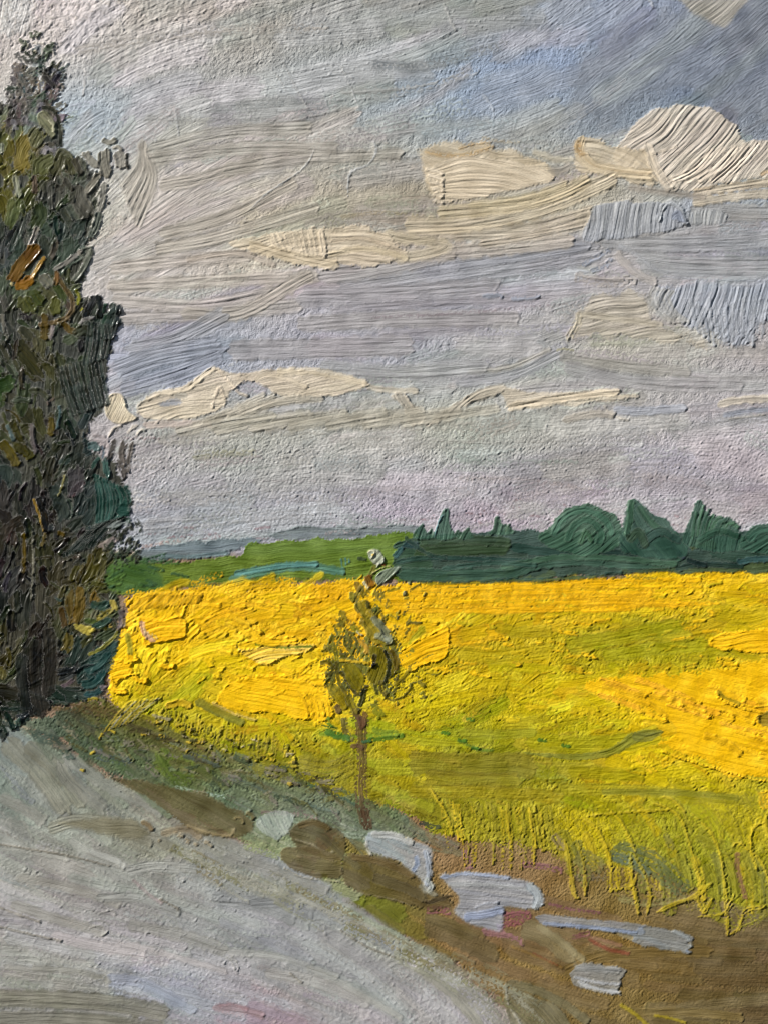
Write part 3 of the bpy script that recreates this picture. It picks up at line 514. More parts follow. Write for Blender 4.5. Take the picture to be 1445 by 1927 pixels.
P_(RF, [(1420, 1345), (1460, 1335), (1460, 1362), (1434, 1366)], '8f7c30', thick=1.3, lip=1.2, gloss=0.3, name='knife_patch')
P_(RF, [(1425, 1500), (1432, 1488), (1500, 1484), (1500, 1520), (1440, 1524), (1426, 1515)], 'e4b824', thick=1.6, lip=1.4, name='knife_patch')
SOFTEN[:] = [1.2, .78, .05]
# ------------------------------------------------------------------ DISTANT TREES
HD = thing('hedge', 'low dark green hedge band running along the far edge of the yellow field', 'hedge')
P_(HD, [(742, 1085), (744, 1040), (772, 1012), (840, 1004), (900, 1000), (980, 996), (1060, 1000), (1300, 1000), (1560, 998), (1560, 1070), (1300, 1078), (1130, 1082), (960, 1094), (800, 1098)], '2b4a40', '264238', ang=2, thick=0.8, ridge=0.3, rough=3, gloss=0.3, name='foliage')
for a, wd, c1 in (([(780, 1040), (850, 1034), (960, 1030)], 30, '38502c'), ([(790, 1020), (880, 1016), (960, 1020)], 20, '3a5238'), ([(960, 1030), (1040, 1040), (1140, 1052)], 22, '2a4a40'), ([(1130, 1040), (1200, 1046), (1280, 1040)], 24, '243c36'),
                  ([(745, 1058), (800, 1050), (900, 1052), (1000, 1056)], 12, '2a4c44'), ([(750, 1080), (850, 1082), (960, 1078), (1010, 1060), (1100, 1054), (1180, 1060), (1280, 1056)], 26, '3a5f4c'),
                  ([(940, 1068), (1040, 1050), (1150, 1050), (1275, 1062)], 14, '42684e'), ([(830, 1070), (920, 1060), (1010, 1064)], 12, '34564a'), ([(1330, 1030), (1400, 1040), (1500, 1036)], 40, '2e4c3e'), ([(1270, 1070), (1320, 1062), (1400, 1066)], 14, '243c38'),
                  ([(1385, 1058), (1430, 1052), (1520, 1050)], 14, '3c6468'), ([(1290, 1052), (1310, 1060), (1330, 1064)], 12, '1f3030'), ([(1295, 1030), (1320, 1020), (1345, 1030)], 20, '4a5a2c'), ([(1270, 1040), (1288, 1050)], 12, '3c4858'),
                  ([(742, 1030), (760, 1024), (790, 1028)], 16, '305058'), ([(760, 1010), (800, 1040), (840, 1052)], 10, '2e4a40'), ([(930, 1092), (1040, 1090), (1170, 1078)], 10, '2f5046')):
    S(HD, a, wd, c1, rgb(c1) * 0.8, thick=0.9, ridge=0.45, lip=0.5, gloss=0.35, soft=2)
tg = 'trees along the far edge of the field'
def ftree(label, cat, fn, kind):
    t = thing(kind, label, 'tree', tg); fn(t)
ftree('round-headed broad tree, the largest dome in the far tree line', 'tree', lambda t: (
    P_(t, [(1012, 1003), (1040, 985), (1058, 960), (1095, 946), (1130, 955), (1152, 965), (1166, 985), (1172, 1010), (1150, 1040), (1080, 1045), (1020, 1025)], '3a6249', '2c5040', ang=35, thick=1.1, ridge=0.4, lip=0.6, gloss=0.35, name='foliage'),
    S(t, [(1040, 1010), (1060, 975), (1100, 960), (1140, 980), (1150, 1010)], 16, '44705a', '335a46', thick=1.1, ridge=.5, gloss=.35), S(t, [(1065, 1020), (1080, 990), (1105, 978), (1130, 1000), (1125, 1025)], 16, '3c6650', '2a4e3c', thick=1.1, ridge=.5, gloss=.35),
    S(t, [(1090, 1025), (1102, 1000), (1112, 1020)], 12, '40694a', thick=1.1, gloss=.35)), 'round_tree')
ftree('spired tree with a sloping right shoulder, tallest in the far tree line', 'tree', lambda t: (
    P_(t, [(1168, 1040), (1172, 985), (1178, 955), (1186, 938), (1200, 945), (1222, 962), (1250, 975), (1262, 992), (1285, 1010), (1292, 1050), (1230, 1050)], '315747', '2a4a3e', ang=-50, thick=1.1, ridge=.5, lip=.6, gloss=.35, name='foliage'),
    S(t, [(1186, 940), (1184, 975), (1178, 1010)], 16, '3f6a4e', thick=1.2, ridge=.5, gloss=.35), S(t, [(1200, 950), (1225, 985), (1262, 1010)], 16, '3a6048', thick=1.1, gloss=.35), S(t, [(1200, 1030), (1240, 1000), (1280, 1020)], 18, '2c4840', thick=1.1, ridge=.6, gloss=.35),
    S(t, [(1180, 1020), (1200, 1000), (1215, 1030)], 18, '38503a', thick=1.0, gloss=.35)), 'spired_tree')
ftree('fan-topped tree with brushed-up spikes, past the spired tree', 'tree', lambda t: (
    P_(t, [(1283, 1020), (1292, 985), (1300, 962), (1318, 940), (1330, 965), (1350, 972), (1375, 975), (1392, 995), (1400, 1030), (1340, 1040)], '335a48', '2a4a40', ang=75, thick=1.0, ridge=.5, lip=.5, gloss=.35, name='foliage'),
    [S(t, [(1302 + k * 8, 1010), (1306 + k * 9, 985), (1312 + k * 11, 950 + abs(k - 1) * 7)], 9, ['3f6c50', '4a7658', '315644'][k % 3], thick=1.2, gloss=.35, rag=.5) for k in range(8)],
    S(t, [(1310, 1020), (1350, 1000), (1390, 1010)], 16, '2f5442', thick=1., gloss=.35)), 'fan_topped_tree')
ftree('small rounded tree cut by the picture edge at the end of the far tree line', 'tree', lambda t: (
    P_(t, [(1392, 1030), (1400, 1002), (1430, 985), (1480, 984), (1520, 1000), (1530, 1040), (1440, 1045)], '2f5644', '284838', ang=30, thick=1.0, ridge=.5, gloss=.35, name='foliage'),
    S(t, [(1405, 1020), (1430, 998), (1470, 1000), (1500, 1020)], 18, '386250', thick=1., ridge=.5, gloss=.35)), 'round_tree')
ftree('narrow pointed conifer with a pale blue edge, at the near end of the hedge', 'tree', lambda t: (
    P_(t, [(815, 1015), (822, 985), (832, 962), (844, 957), (847, 985), (856, 1012)], '39604c', '2e5244', ang=80, thick=1.1, lip=.7, ridge=.4, gloss=.35, rough=1.5, name='foliage'),
    S(t, [(816, 1012), (824, 985), (834, 968)], 5, '6fa4b0', thick=1.5, gloss=.3)), 'pointed_tree')
ftree('little two-pronged tree leaning beside the narrow pointed conifer', 'tree', lambda t: (
    P_(t, [(776, 1014), (782, 995), (796, 984), (804, 1000), (812, 990), (816, 1014)], '355a48', '2e5040', ang=70, thick=.9, gloss=.35, rough=1.5, name='foliage')), 'small_tree')
ftree('stubby low tree with ragged branches, just past the narrow conifer', 'tree', lambda t: (
    P_(t, [(855, 1012), (860, 995), (868, 1000), (880, 990), (886, 1000), (890, 1014)], '33563f', '2c4c40', ang=70, thick=.8, gloss=.35, rough=2, name='foliage')), 'small_tree')
ftree('tiny blunt tree standing alone between the conifer and the big dome', 'tree', lambda t: (
    P_(t, [(915, 1006), (926, 995), (928, 974), (938, 970), (944, 985), (956, 988), (966, 1004)], '3a6048', '2f5040', ang=75, thick=.9, gloss=.35, rough=2, name='foliage'),
    S(t, [(950, 1000), (960, 985)], 7, '47684e', thick=.8)), 'small_tree')

# ------------------------------------------------------------------ EARTH BANK, VERGE, ROAD
EB = own('earth_bank', None, kind='structure')
gr_cf = field(parse("""700,1600,84704a 830,1560,8a6e50 860,1620,8c6c54 900,1600,80703c 960,1650,8a7050 1050,1700,80693c 1150,1690,7c6a3c 1350,1720,7c6e44 1445,1760,726240 1540,1760,726240 1200,1800,785f30 1300,1800,6c5830 1400,1810,5c4c2e 1445,1850,5a4b30 1300,1840,685632 1400,1890,6c5c38
1200,1890,78683e 1100,1880,77633a 1000,1860,806c44 900,1780,7c6636 1000,1790,84703c 1050,1800,846c3c 850,1730,7c6a3a 700,1700,72741c 660,1685,6f7420 780,1740,7c6d30 620,1660,76802a 1100,1960,76663e 1300,1980,6c5c38 800,1680,7a6a3c 1000,1740,8a6e50 860,1740,8c6458"""), 40)
ebm = full_mask([(590, 1650), (640, 1560), (760, 1500), (850, 1520), (950, 1550), (1060, 1590), (1110, 1620), (1250, 1640), (1330, 1680), (1440, 1720), (1600, 1720), (1600, 2060), (900, 2060), (1000, 1960), (920, 1860), (780, 1770), (660, 1700)], 6, 5)
sub = sm(PYY, 1480, 1530)
rfk = (OW != RF) | (PYY > 1560)
lay(ALL, ebm * np.where(OW == RF, sm(PYY, 1590, 1640), 1), gr_cf + (0.02 * tile(N30, 300, 9))[..., None], (0.3 + 0.1 * tile(N6, 90, 7) + 0.15 * tile(N3)).astype(np.float32), 0.5, EB, 0.15)
eb_af = field(angles("700,1680,-30 850,1760,-28 1000,1800,-14 1200,1800,0 1400,1800,8 1400,1900,-5 1100,1900,-20 1000,1680,-20 1300,1720,-20"), 80)
flow_fill(EB, ebm * (PYY > 1690), gr_cf, eb_af, 170, (70, 200), (14, 40), thick=0.35, ridge=0.32, lip=0.15, soft=6, op=0.8, keep=0.5, cj=0.02, gloss=0.15)
for a, wd, c1 in ( ([(1060, 1830), (1130, 1800), (1240, 1790), (1340, 1790)], 30, '7c642f'),
                  ([(1270, 1898), (1340, 1890), (1460, 1880)], 24, '7a6a42'), ([(1180, 1905), (1300, 1905), (1400, 1915)], 22, '836e38'), ([(795, 1738), (850, 1760), (935, 1800)], 44, '695a38'), ([(800, 1722), (860, 1742), (915, 1762)], 20, '736238'),
                  ([(650, 1690), (720, 1700), (760, 1730)], 40, '6f741c'), ([(560, 1655), (620, 1680), (690, 1700)], 18, '7a8420'), ([(690, 1705), (730, 1735), (760, 1760)], 22, '74712a'), ([(980, 1745), (1030, 1765), (1080, 1808)], 40, '857850'),
                  ([(1010, 1740), (1050, 1770), (1100, 1810)], 18, '92865c'), ([(960, 1780), (1010, 1800), (1060, 1822)], 10, '8c6a2c'), ([(1000, 1792), (1050, 1818)], 7, '8c4a2c'), ([(1105, 1765), (1140, 1785), (1185, 1795)], 12, '90422c'),
                  ([(1085, 1758), (1130, 1768), (1170, 1780)], 12, '8c6448'), ([(1160, 1752), (1200, 1768)], 18, '9a9070'), ([(1120, 1745), (1200, 1760), (1260, 1785)], 14, '857a56')):
    S(EB, a, wd, c1, rgb(c1) * 0.88, thick=0.4, ridge=0.4, soft=4, lip=0.2, gloss=0.2)
for a, wd in (([(1165, 1890), (1190, 1905), (1225, 1935)], 10), ([(1228, 1910), (1262, 1916), (1290, 1925)], 8)): S(EB, a, wd, 'b09a14', thick=0.7, ridge=.3)
for a, wd, c1 in (([(800, 1712), (830, 1712), (845, 1720)], 18, '94505c'), ([(945, 1725), (970, 1718), (1000, 1724)], 18, '8c4a58'), ([(905, 1752), (960, 1760), (985, 1778)], 18, '9c6670'), ([(935, 1750), (950, 1738), (985, 1735)], 16, '944e5a'),
                  ([(1030, 1700), (1080, 1712), (1130, 1718)], 8, '8f5660'), ([(1075, 1765), (1110, 1755)], 12, '8f5a5a'), ([(870, 1600), (880, 1620), (884, 1640)], 16, '906068'), ([(980, 1625), (1030, 1632), (1060, 1640)], 14, '8c5660'),
                  ([(820, 1575), (850, 1590), (860, 1600)], 24, '8f7468'), ([(790, 1548), (810, 1556), (830, 1560)], 14, '34403c'), ([(1080, 1650), (1140, 1650)], 20, '7c6e50')):
    S(EB, a, wd, c1, thick=0.3, ridge=0.4, soft=2, dry=0.45, lip=0.1)

RD = own('road', None, kind='structure')
rd_cf = field(parse("""20,1400,7f8c80 60,1440,838878 140,1430,6f7c66 180,1500,84846f 60,1500,8a8a7c 60,1550,8c8c7e 140,1560,88897a 220,1560,85836c 200,1620,909088 50,1600,98998e 350,1600,8f928a 300,1560,8a8464 400,1640,93948c 500,1640,8c9088 560,1680,8f908a 650,1720,989484
300,1700,8f9088 200,1680,959690 100,1680,958f86 50,1720,969490 200,1740,9a9894 300,1750,969690 450,1720,868b8c 520,1700,828789 400,1760,90928e 550,1760,909490 700,1780,989a90 100,1770,a09a98 150,1800,b0a8a8 240,1790,b0a6a8 330,1800,aca6a8 450,1800,9a9a94 600,1820,959a92
250,1850,929ab0 200,1830,98a0ac 330,1880,909aac 60,1850,8c8c80 120,1890,76745f 40,1900,787664 200,1910,7c7a66 300,1910,8c8c88 380,1900,a0989a 430,1905,a47c84 480,1915,a48c90 560,1900,98928f 700,1860,a09a9a 800,1870,a4a09f 760,1800,a2a294 850,1900,a09a9c 620,1880,9a9694
800,1960,a09a98 300,2000,8a8a84 0,2000,787664 -60,1600,98998e -60,1800,98948c 900,1960,9c9a8c"""), 42) * np.array([1.03, 1.05, 1.085], np.float32)
SOFTEN[:] = [1.6, .6, .15]
rdm = full_mask([(-120, 1345), (20, 1352), (70, 1370), (170, 1430), (300, 1500), (420, 1570), (540, 1600), (620, 1660), (720, 1740), (860, 1830), (920, 1890), (960, 1960), (960, 2060), (-120, 2060)], 9, 16)
lay(ALL, rdm, rd_cf + (0.014 * tile(N30, 30, 90))[..., None], (0.3 + 0.12 * tile(N6, 390, 7) + 0.18 * tile(N3, 7, 7)).astype(np.float32), 0.3, RD, 0.12)
rd_af = field(angles("50,1450,-48 150,1500,-42 60,1580,-30 300,1520,-35 100,1680,-14 300,1700,-14 500,1700,-24 650,1740,-32 200,1780,-14 400,1800,-20 600,1820,-25 800,1850,-35 100,1880,-5 300,1900,-12 500,1900,-20 850,1930,-50"), 70)
flow_fill(RD, rdm, rd_cf, rd_af, 330, (110, 280), (20, 58), thick=0.3, ridge=0.32, lip=0.2, soft=6, op=0.85, keep=0.45, cj=0.035, streak=.8, aj=5)
flow_fill(RD, rdm, rd_cf, rd_af, 200, (60, 190), (8, 24), thick=0.35, ridge=0.38, lip=0.3, soft=2.5, op=0.8, keep=0.5, cj=0.045, dry=0.65, aj=6)
H += sm(rdm, 0.5, 1) * (PIM * 0.4 + 0.08 * tile(N6, 700, 37))
for a, wd, c1 in (([(10, 1395), (70, 1450), (130, 1530)], 44, '84846c'), ([(50, 1400), (110, 1450), (160, 1520)], 36, '7c7c64'), ([(110, 1430), (135, 1470), (200, 1525)], 36, '85877a'), ([(120, 1420), (190, 1470), (310, 1530)], 30, '8c8f84'),
                  ([(0, 1500), (60, 1530), (90, 1550)], 30, '8d8d82'), ([(0, 1590), (60, 1600), (130, 1615)], 20, 'a3a59a'), ([(130, 1580), (170, 1605), (230, 1625)], 24, 'a7aaa0'), ([(170, 1600), (220, 1620), (240, 1632)], 18, 'b0b4ac'),
                  ([(230, 1560), (290, 1580), (330, 1600)], 30, '84826a'), ([(90, 1560), (150, 1545), (240, 1555), (270, 1570)], 34, '86866f'), ([(200, 1545), (240, 1570), (290, 1590)], 24, '7e7c64'),
                  ([(240, 1640), (300, 1630), (400, 1640)], 30, '989c96'), ([(420, 1610), (520, 1640), (620, 1680)], 24, '91928a'), ([(30, 1650), (130, 1670), (230, 1705)], 24, '979588'), ([(20, 1700), (110, 1730), (200, 1755)], 26, '959488'),
                  ([(180, 1690), (260, 1690), (340, 1720)], 24, '8f938d'), ([(240, 1740), (340, 1760), (430, 1790)], 30, '8e8e84'), ([(400, 1690), (480, 1700), (560, 1730)], 34, '848a8c'), ([(470, 1700), (530, 1700), (590, 1725)], 24, '7e8487'),
                  ([(100, 1760), (180, 1780), (280, 1795)], 26, 'b3a9ac'), ([(220, 1770), (330, 1800), (430, 1830)], 18, 'b2abab'), ([(200, 1840), (270, 1850), (350, 1890)], 26, '8c97b4'), ([(260, 1850), (320, 1880), (370, 1905)], 24, '8a98b0'),
                  ([(-40, 1880), (90, 1880), (220, 1890), (316, 1906)], 40, '78765f'), ([(-30, 1920), (120, 1920), (318, 1940)], 40, '7b7966'), ([(60, 1820), (160, 1830), (210, 1848)], 18, '8a8a7c'), ([(120, 1900), (200, 1905), (250, 1912)], 12, '9a9896'),
                  ([(400, 1895), (450, 1900), (500, 1912)], 20, 'a67e84'), ([(410, 1892), (440, 1890), (470, 1900)], 12, 'a07078'), ([(500, 1830), (600, 1850), (700, 1890)], 30, 'a09e98'), ([(580, 1820), (680, 1870), (760, 1920)], 20, 'a3a49c'),
                  ([(640, 1700), (690, 1730), (740, 1768)], 24, 'a0a494'), ([(250, 1655), (290, 1690), (310, 1700)], 12, 'a48a8c'), ([(420, 1790), (520, 1800), (640, 1840)], 20, '9c9e98')):
    S(RD, a, wd, c1, rgb(c1) * 0.93, thick=0.4, ridge=0.45, soft=4, lip=0.35, keep=0.45)
for a in ([(-20, 1585), (60, 1598), (140, 1612), (210, 1630)], [(-20, 1700), (40, 1722), (80, 1736)], [(-20, 1738), (60, 1758), (118, 1770)], [(640, 1750), (700, 1785), (800, 1820)], [(300, 1690), (340, 1712)], [(545, 1830), (570, 1850)]):
    stroke(RD, a, 7, '8c8674', '6a5c44', thick=1.6, lip=0.3, ridge=0.2, soft=2, keep=0.8)
for a in ([(170, 1745), (195, 1742), (204, 1752), (190, 1762), (170, 1760)], [(165, 1735), (192, 1732), (206, 1742), (200, 1758)], [(425, 1800), (436, 1808), (444, 1826)], [(432, 1798), (444, 1806), (450, 1824)], [(185, 1720), (212, 1712), (220, 1722)]):
    stroke(RD, a, 5, 'a4a49a', thick=1.1, lip=.2, ridge=.1, soft=2, keep=.8)
for _ in range(110):          # short curled marks and crumbs in the dry road paint
    x = rs.uniform(170, 460); y = rs.uniform(1600, 1720) if rs.rand() < .6 else rs.uniform(1760, 1850); a = rs.uniform(0, 6.28); L = rs.uniform(5, 14)
    stroke(RD, [(x, y), (x + L * math.cos(a), y + L * math.sin(a)), (x + L * 1.5 * math.cos(a + .7), y + L * 1.5 * math.sin(a + .7))], rs.uniform(3, 5), at(rd_cf, x, y) + .03, thick=rs.uniform(.5, 1.0), lip=0, ridge=.1, soft=2, keep=.9)
for x, y in ((449, 1680), (456, 1677), (123, 1468), (226, 1489), (398, 1868)): stroke(RD, [(x, y), (x + 4, y + 2)], 5, '24221e', thick=.8, keep=.8, lip=0)
# light green edge of the road and the cut-in olive strokes
S(RD, [(630, 1700), (680, 1730), (750, 1762)], 15, 'a3b79c', 'b7c6ac', thick=0.9, ridge=0.3, lip=0.6); S(RD, [(650, 1712), (720, 1750), (800, 1790), (850, 1812)], 20, '9cac8a', '8e9c7c', thick=0.6, ridge=0.4, soft=3)
S(RD, [(720, 1760), (800, 1805), (900, 1862), (945, 1900)], 30, '989e88', '8c8c72', thick=0.5, ridge=0.5, soft=7, dry=.6); S(RD, [(780, 1815), (850, 1870), (900, 1930), (920, 1990)], 26, '8f9078', 'a09c88', thick=0.5, ridge=0.6, soft=3)
P_(EB, [(945, 1870), (960, 1858), (1000, 1872), (1040, 1888), (1070, 1920), (1080, 2000), (980, 2000), (955, 1920)], '726e48', '827c58', ang=-42, thick=0.9, ridge=0.6, rough=2)
S(EB, [(955, 1850), (1010, 1864), (1060, 1890), (1110, 1925)], 20, '7e7a54', '68643c', thick=0.7, ridge=0.6)
S(RD, [(950, 1850), (955, 1890), (975, 1920), (990, 1960)], 8, 'b3b09c', thick=1.2, lip=.6)

SOFTEN[:] = [1.3, .8, .1]
for a, wd, c1 in (([(740, 1790), (860, 1850), (960, 1940)], 40, '9a9c84'), ([(820, 1800), (900, 1850), (960, 1900)], 26, '868062'), ([(860, 1860), (940, 1920), (1000, 1990)], 36, '98968c'), ([(600, 1690), (700, 1745), (800, 1790)], 30, '949a84'), ([(880, 1830), (960, 1870), (1020, 1930)], 24, 'a0a08c')): S(RD, a, wd, c1, thick=.4, ridge=.45, soft=6, dry=.6, mix=.25)
for _ in range(46):
    t_ = rs.rand(); x = 330 + 620 * t_ + rs.normal(0, 14); y = 1600 + 270 * t_ ** 1.15 + rs.normal(0, 16); L = rs.uniform(40, 110)
    S(RD if rs.rand() < .5 else EB, [(x, y), (x + L * .5, y + L * .26), (x + L, y + L * .55)], rs.uniform(10, 24), ['96987c', '8a8a74', 'a2a294', '7c7a4c', '9a9a90', '867c58'][rs.randint(6)], thick=.4, ridge=.45, soft=4, dry=.6, mix=.25)
VG = own('verge', None, kind='structure')
vg_cf = field(parse("""0,1360,6b7468 60,1370,6a7460 110,1400,46584a 160,1400,4c5c44 130,1350,3b453a 200,1360,54602c 220,1420,5a6a3c 200,1440,5a6858 280,1440,4c5c40 330,1440,5a6c2c 370,1430,64721f 300,1470,6c7a50 230,1460,586a50 400,1440,485048
420,1480,6c7c62 480,1510,6c7a5c 450,1460,5f6c5a 380,1480,667a54 530,1480,7a7c60 560,1520,6f7c68 520,1550,7c8a70 620,1500,6c7460 620,1540,728068 660,1560,6c7c62 720,1530,5a6c48 700,1500,6a702c 760,1570,6f7460 740,1550,66745c 490,1590,8a9464 540,1600,84906c 180,1330,5c4c26 240,1340,6c6420
300,1370,746c22 340,1385,80762c 400,1400,8a7e20 450,1430,6c6822 520,1450,5f6c2c 320,1350,80801c 270,1395,3c4230 340,1412,6c6844 800,1590,7c6a54"""), 26)
vgm = full_mask([(-120, 1350), (60, 1352), (120, 1330), (150, 1318), (220, 1325), (300, 1362), (420, 1405), (520, 1450), (600, 1480), (680, 1500), (745, 1520), (790, 1575), (700, 1580), (620, 1570), (560, 1600), (520, 1610), (440, 1575), (330, 1515), (200, 1452), (90, 1385), (0, 1368), (-120, 1366)], 7, 5)
lay(ALL, vgm, vg_cf + (0.012 * tile(N12, 30, 90) + .008 * tile(N6, 3, 3))[..., None], (0.4 + 0.15 * tile(N6, 190, 7) + .3 * tile(N3, 70, 7)).astype(np.float32), 0.4, VG, 0.15)
vg_af = field(angles("60,1370,-45 150,1400,-40 300,1450,-35 450,1480,-28 600,1500,-25 700,1550,-25 350,1380,-20"), 60)
flow_fill(VG, vgm, vg_cf, vg_af, 150, (40, 130), (8, 24), thick=0.4, ridge=0.4, lip=0.25, soft=4, op=0.8, keep=0.5, cj=0.03, aj=10)
flow_fill(VG, vgm, vg_cf, vg_af, 180, (12, 40), (5, 12), thick=0.5, ridge=0.4, lip=0.3, soft=2, op=0.85, keep=0.5, cj=0.06, dry=0.5)
for a, wd, c1 in (([(95, 1325), (140, 1330), (200, 1340), (230, 1355)], 24, '5c4a28'), ([(130, 1316), (165, 1316), (200, 1325)], 20, '566222'), ([(60, 1380), (110, 1400), (140, 1430)], 24, '3a4c42'), ([(290, 1420), (320, 1440), (370, 1450)], 50, '5c701c'),
                  ([(300, 1410), (330, 1460), (360, 1480)], 30, '4f6420'), ([(200, 1345), (270, 1375), (340, 1400)], 16, '463e1e'), ([(345, 1418), (390, 1430), (420, 1440)], 20, '404c4c'), ([(180, 1418), (220, 1428), (250, 1434)], 24, '465658'),
                  ([(430, 1460), (530, 1500), (640, 1530)], 12, '55665a'), ([(330, 1480), (380, 1492), (430, 1500)], 10, 'a0b8a8'), ([(560, 1470), (640, 1500), (680, 1520)], 10, '3c5648'), ([(530, 1450), (600, 1482), (660, 1490)], 10, '486040'),
                  ([(490, 1530), (540, 1530), (600, 1538)], 12, '8a7470'), ([(640, 1570), (690, 1575)], 14, '8c9a84'), ([(-60, 1360), (10, 1360), (40, 1358)], 14, 'b09c82'), ([(40, 1366), (60, 1372)], 8, 'a89880'), ([(460, 1585), (500, 1600), (560, 1612)], 26, '8c9668'),
                  ([(470, 1440), (540, 1452), (600, 1446)], 40, '848020'), ([(560, 1430), (620, 1446), (660, 1430)], 34, '8f861e')):
    S(VG, a, wd, c1, rgb(c1) * 1.15, thick=0.5, ridge=0.5, soft=3, dry=0.45, gloss=.15)
for k in range(14): S(VG, [(560 + k * 2, 1425 + k * 3.2), (620, 1430 + k * 3.6), (668, 1408 + k * 3.6)], 4.5, ['a89c20', '7c7420', 'b8a81e'][k % 3], thick=.7, ridge=.2, lip=.4, name='paint_line')
for _ in range(120):
    x = rs.uniform(90, 640); y = 1345 + max(0, x - 150) * .26 + rs.uniform(-5, 62); L = rs.uniform(12, 46); a = math.radians(rs.uniform(-55, 10))
    S(VG, [(x, y), (x + L * math.cos(a), y - L * math.sin(a))], rs.uniform(6, 16), ['5c5a2c', '4c4424', '6c6a34', '6c7c5c', '7c7468', '3f5038', '747c40', '8c8468'][rs.randint(8)], thick=.6, ridge=.5, lip=.3, soft=2.5, dry=.45, mix=.2, rag=.4)
# yellow bristle marks of the crop edge standing up over the verge
for k in range(70):
    x = rs.uniform(290, 560); y = 1345 + (x - 290) * 0.28 + rs.uniform(-8, 18); h = rs.uniform(14, 40)
    S(VG, [(x, y + h * .4), (x + 2, y), (x + 5, y - h * .6)], rs.uniform(2.5, 5), ['a0901c', '6c6820', 'c4a81c', '4a4a20', 'b09a20'][rs.randint(5)], thick=1.1, lip=.4, ridge=.2, soft=1.2, dry=.2, name='grass_blade')
for k in range(60):
    x = rs.uniform(260, 560); y = 1350 + (x - 260) * 0.30 + rs.normal(6, 14)
    S(VG, [(x, y), (x + rs.uniform(5, 16), y + rs.uniform(-4, 5))], rs.uniform(4, 9), ['d4b01a', 'b89c1c', '8c8428', 'c0b090', '3c3a20'][rs.randint(5)], thick=1.2, lip=.7, ridge=.3, soft=1.2, dry=.3, name='paint_dab')
for k in range(15): S(VG, [(196 + k * 4, 1378 - k * 1.5), (215 + k * 4, 1352 - k), (244 + k * 4.4, 1320 - k * .5)], 4.5, ['c8a81c', '6a6a24', 'dcbc30', 'a0a098', '8c8424'][k % 5], thick=1.2, lip=.5, ridge=.2, soft=1.2, name='grass_blade')
for a in ([(195, 1378), (188, 1392)], [(170, 1420), (180, 1412)], [(205, 1372), (220, 1380)], [(150, 1448), (160, 1450)]): S(VG, a, 8, 'd8b41c', thick=1.2, dry=.3, name='paint_dab')
S(RF, [(368, 1318), (410, 1338), (460, 1362)], 20, '5e6630', '98901c', thick=.8, ridge=.5, soft=3); S(RF, [(310, 1330), (345, 1322), (360, 1330)], 16, 'eab61c', thick=1.8, lip=1.2)
S(RF, [(400, 1322), (440, 1342), (486, 1356)], 8, 'b8a060', 'e8c040', thick=1.4, lip=.6)
S(VG, [(285, 1345), (310, 1352), (325, 1354)], 8, '8c8478', thick=1.0, gloss=.3)

SOFTEN[:] = [1.2, .9, .1]
# dry-brushed stalks and scratched loops along the near edge of the crop
sg = 'stalks along the near edge of the yellow field'
ST = own('field_edge', None, kind='structure')
cols = ['d8b818', 'c0a818', 'e8c41c', 'a09620']
P_(ST, [(820, 1500), (900, 1500), (1050, 1530), (1200, 1510), (1600, 1500), (1600, 1740), (1440, 1735), (1380, 1740), (1310, 1715), (1250, 1700), (1200, 1700), (1130, 1660), (1080, 1640), (1000, 1600), (900, 1580), (840, 1550)], 'a8981e', '7f7c26', ang=-68, thick=.5, ridge=.45, soft=6, dry=.8, rough=12, lip=0, gloss=.2, mix=.3, name='crop_film')
for k in range(24):
    x = 830 + k * 9 + rs.uniform(-3, 3); y = 1505 + (k * 8) * 0.10 + rs.uniform(-8, 8); L = rs.uniform(60, 125)
    S(ST, [(x, y), (x + 6, y + L * .5), (x + rs.uniform(2, 18), y + L)], rs.uniform(5, 11), cols[rs.randint(4)], '7c7424', thick=0.9, ridge=0.4, lip=0.6, dry=0.42, soft=1.3, rag=.5, name='crop_stalk')
for k in range(20):
    x = 1060 + k * 22 + rs.uniform(-6, 6); y = 1570 + k * 3 + rs.uniform(-20, 20)
    S(ST, [(x, y), (x + 14, y + 40), (x + 18, y + rs.uniform(70, 110))], rs.uniform(14, 30), ['8c8826', 'b09e1e', '7c7c34', 'c0a81c'][rs.randint(4)], thick=.7, ridge=.5, lip=.4, soft=2, dry=.3, gloss=.25, name='crop_stalk')
for a, wd, c1 in (([(1150, 1600), (1220, 1620), (1290, 1680)], 44, '5e6848'), ([(1080, 1610), (1110, 1620), (1130, 1640)], 36, '74703c'), ([(1310, 1570), (1350, 1590), (1380, 1600)], 26, '8c8824'), ([(1040, 1570), (1060, 1600)], 20, '7c6c50'),
                  ([(1150, 1610), (1200, 1630), (1220, 1650)], 22, '5c6a58'), ([(1250, 1570), (1262, 1590), (1258, 1600)], 16, '787430'), ([(1430, 1560), (1500, 1580), (1520, 1620)], 60, 'a89c1c'), ([(1400, 1600), (1410, 1640), (1404, 1690)], 22, '8c8628'),
                  ([(1160, 1690), (1220, 1700), (1290, 1690)], 16, '7f7a4a'), ([(1320, 1700), (1380, 1740), (1440, 1720)], 24, '8a8426')):
    S(ST, a, wd, c1, rgb(c1) * 1.15, thick=.5, ridge=.4, soft=3, dry=.4, gloss=.25)
S(ST, [(1385, 1602), (1388, 1640), (1402, 1694)], 13, '7c4c58', '8a6a40', thick=.3, ridge=.3, soft=3, dry=.25, mix=.25, name='bare_ground')
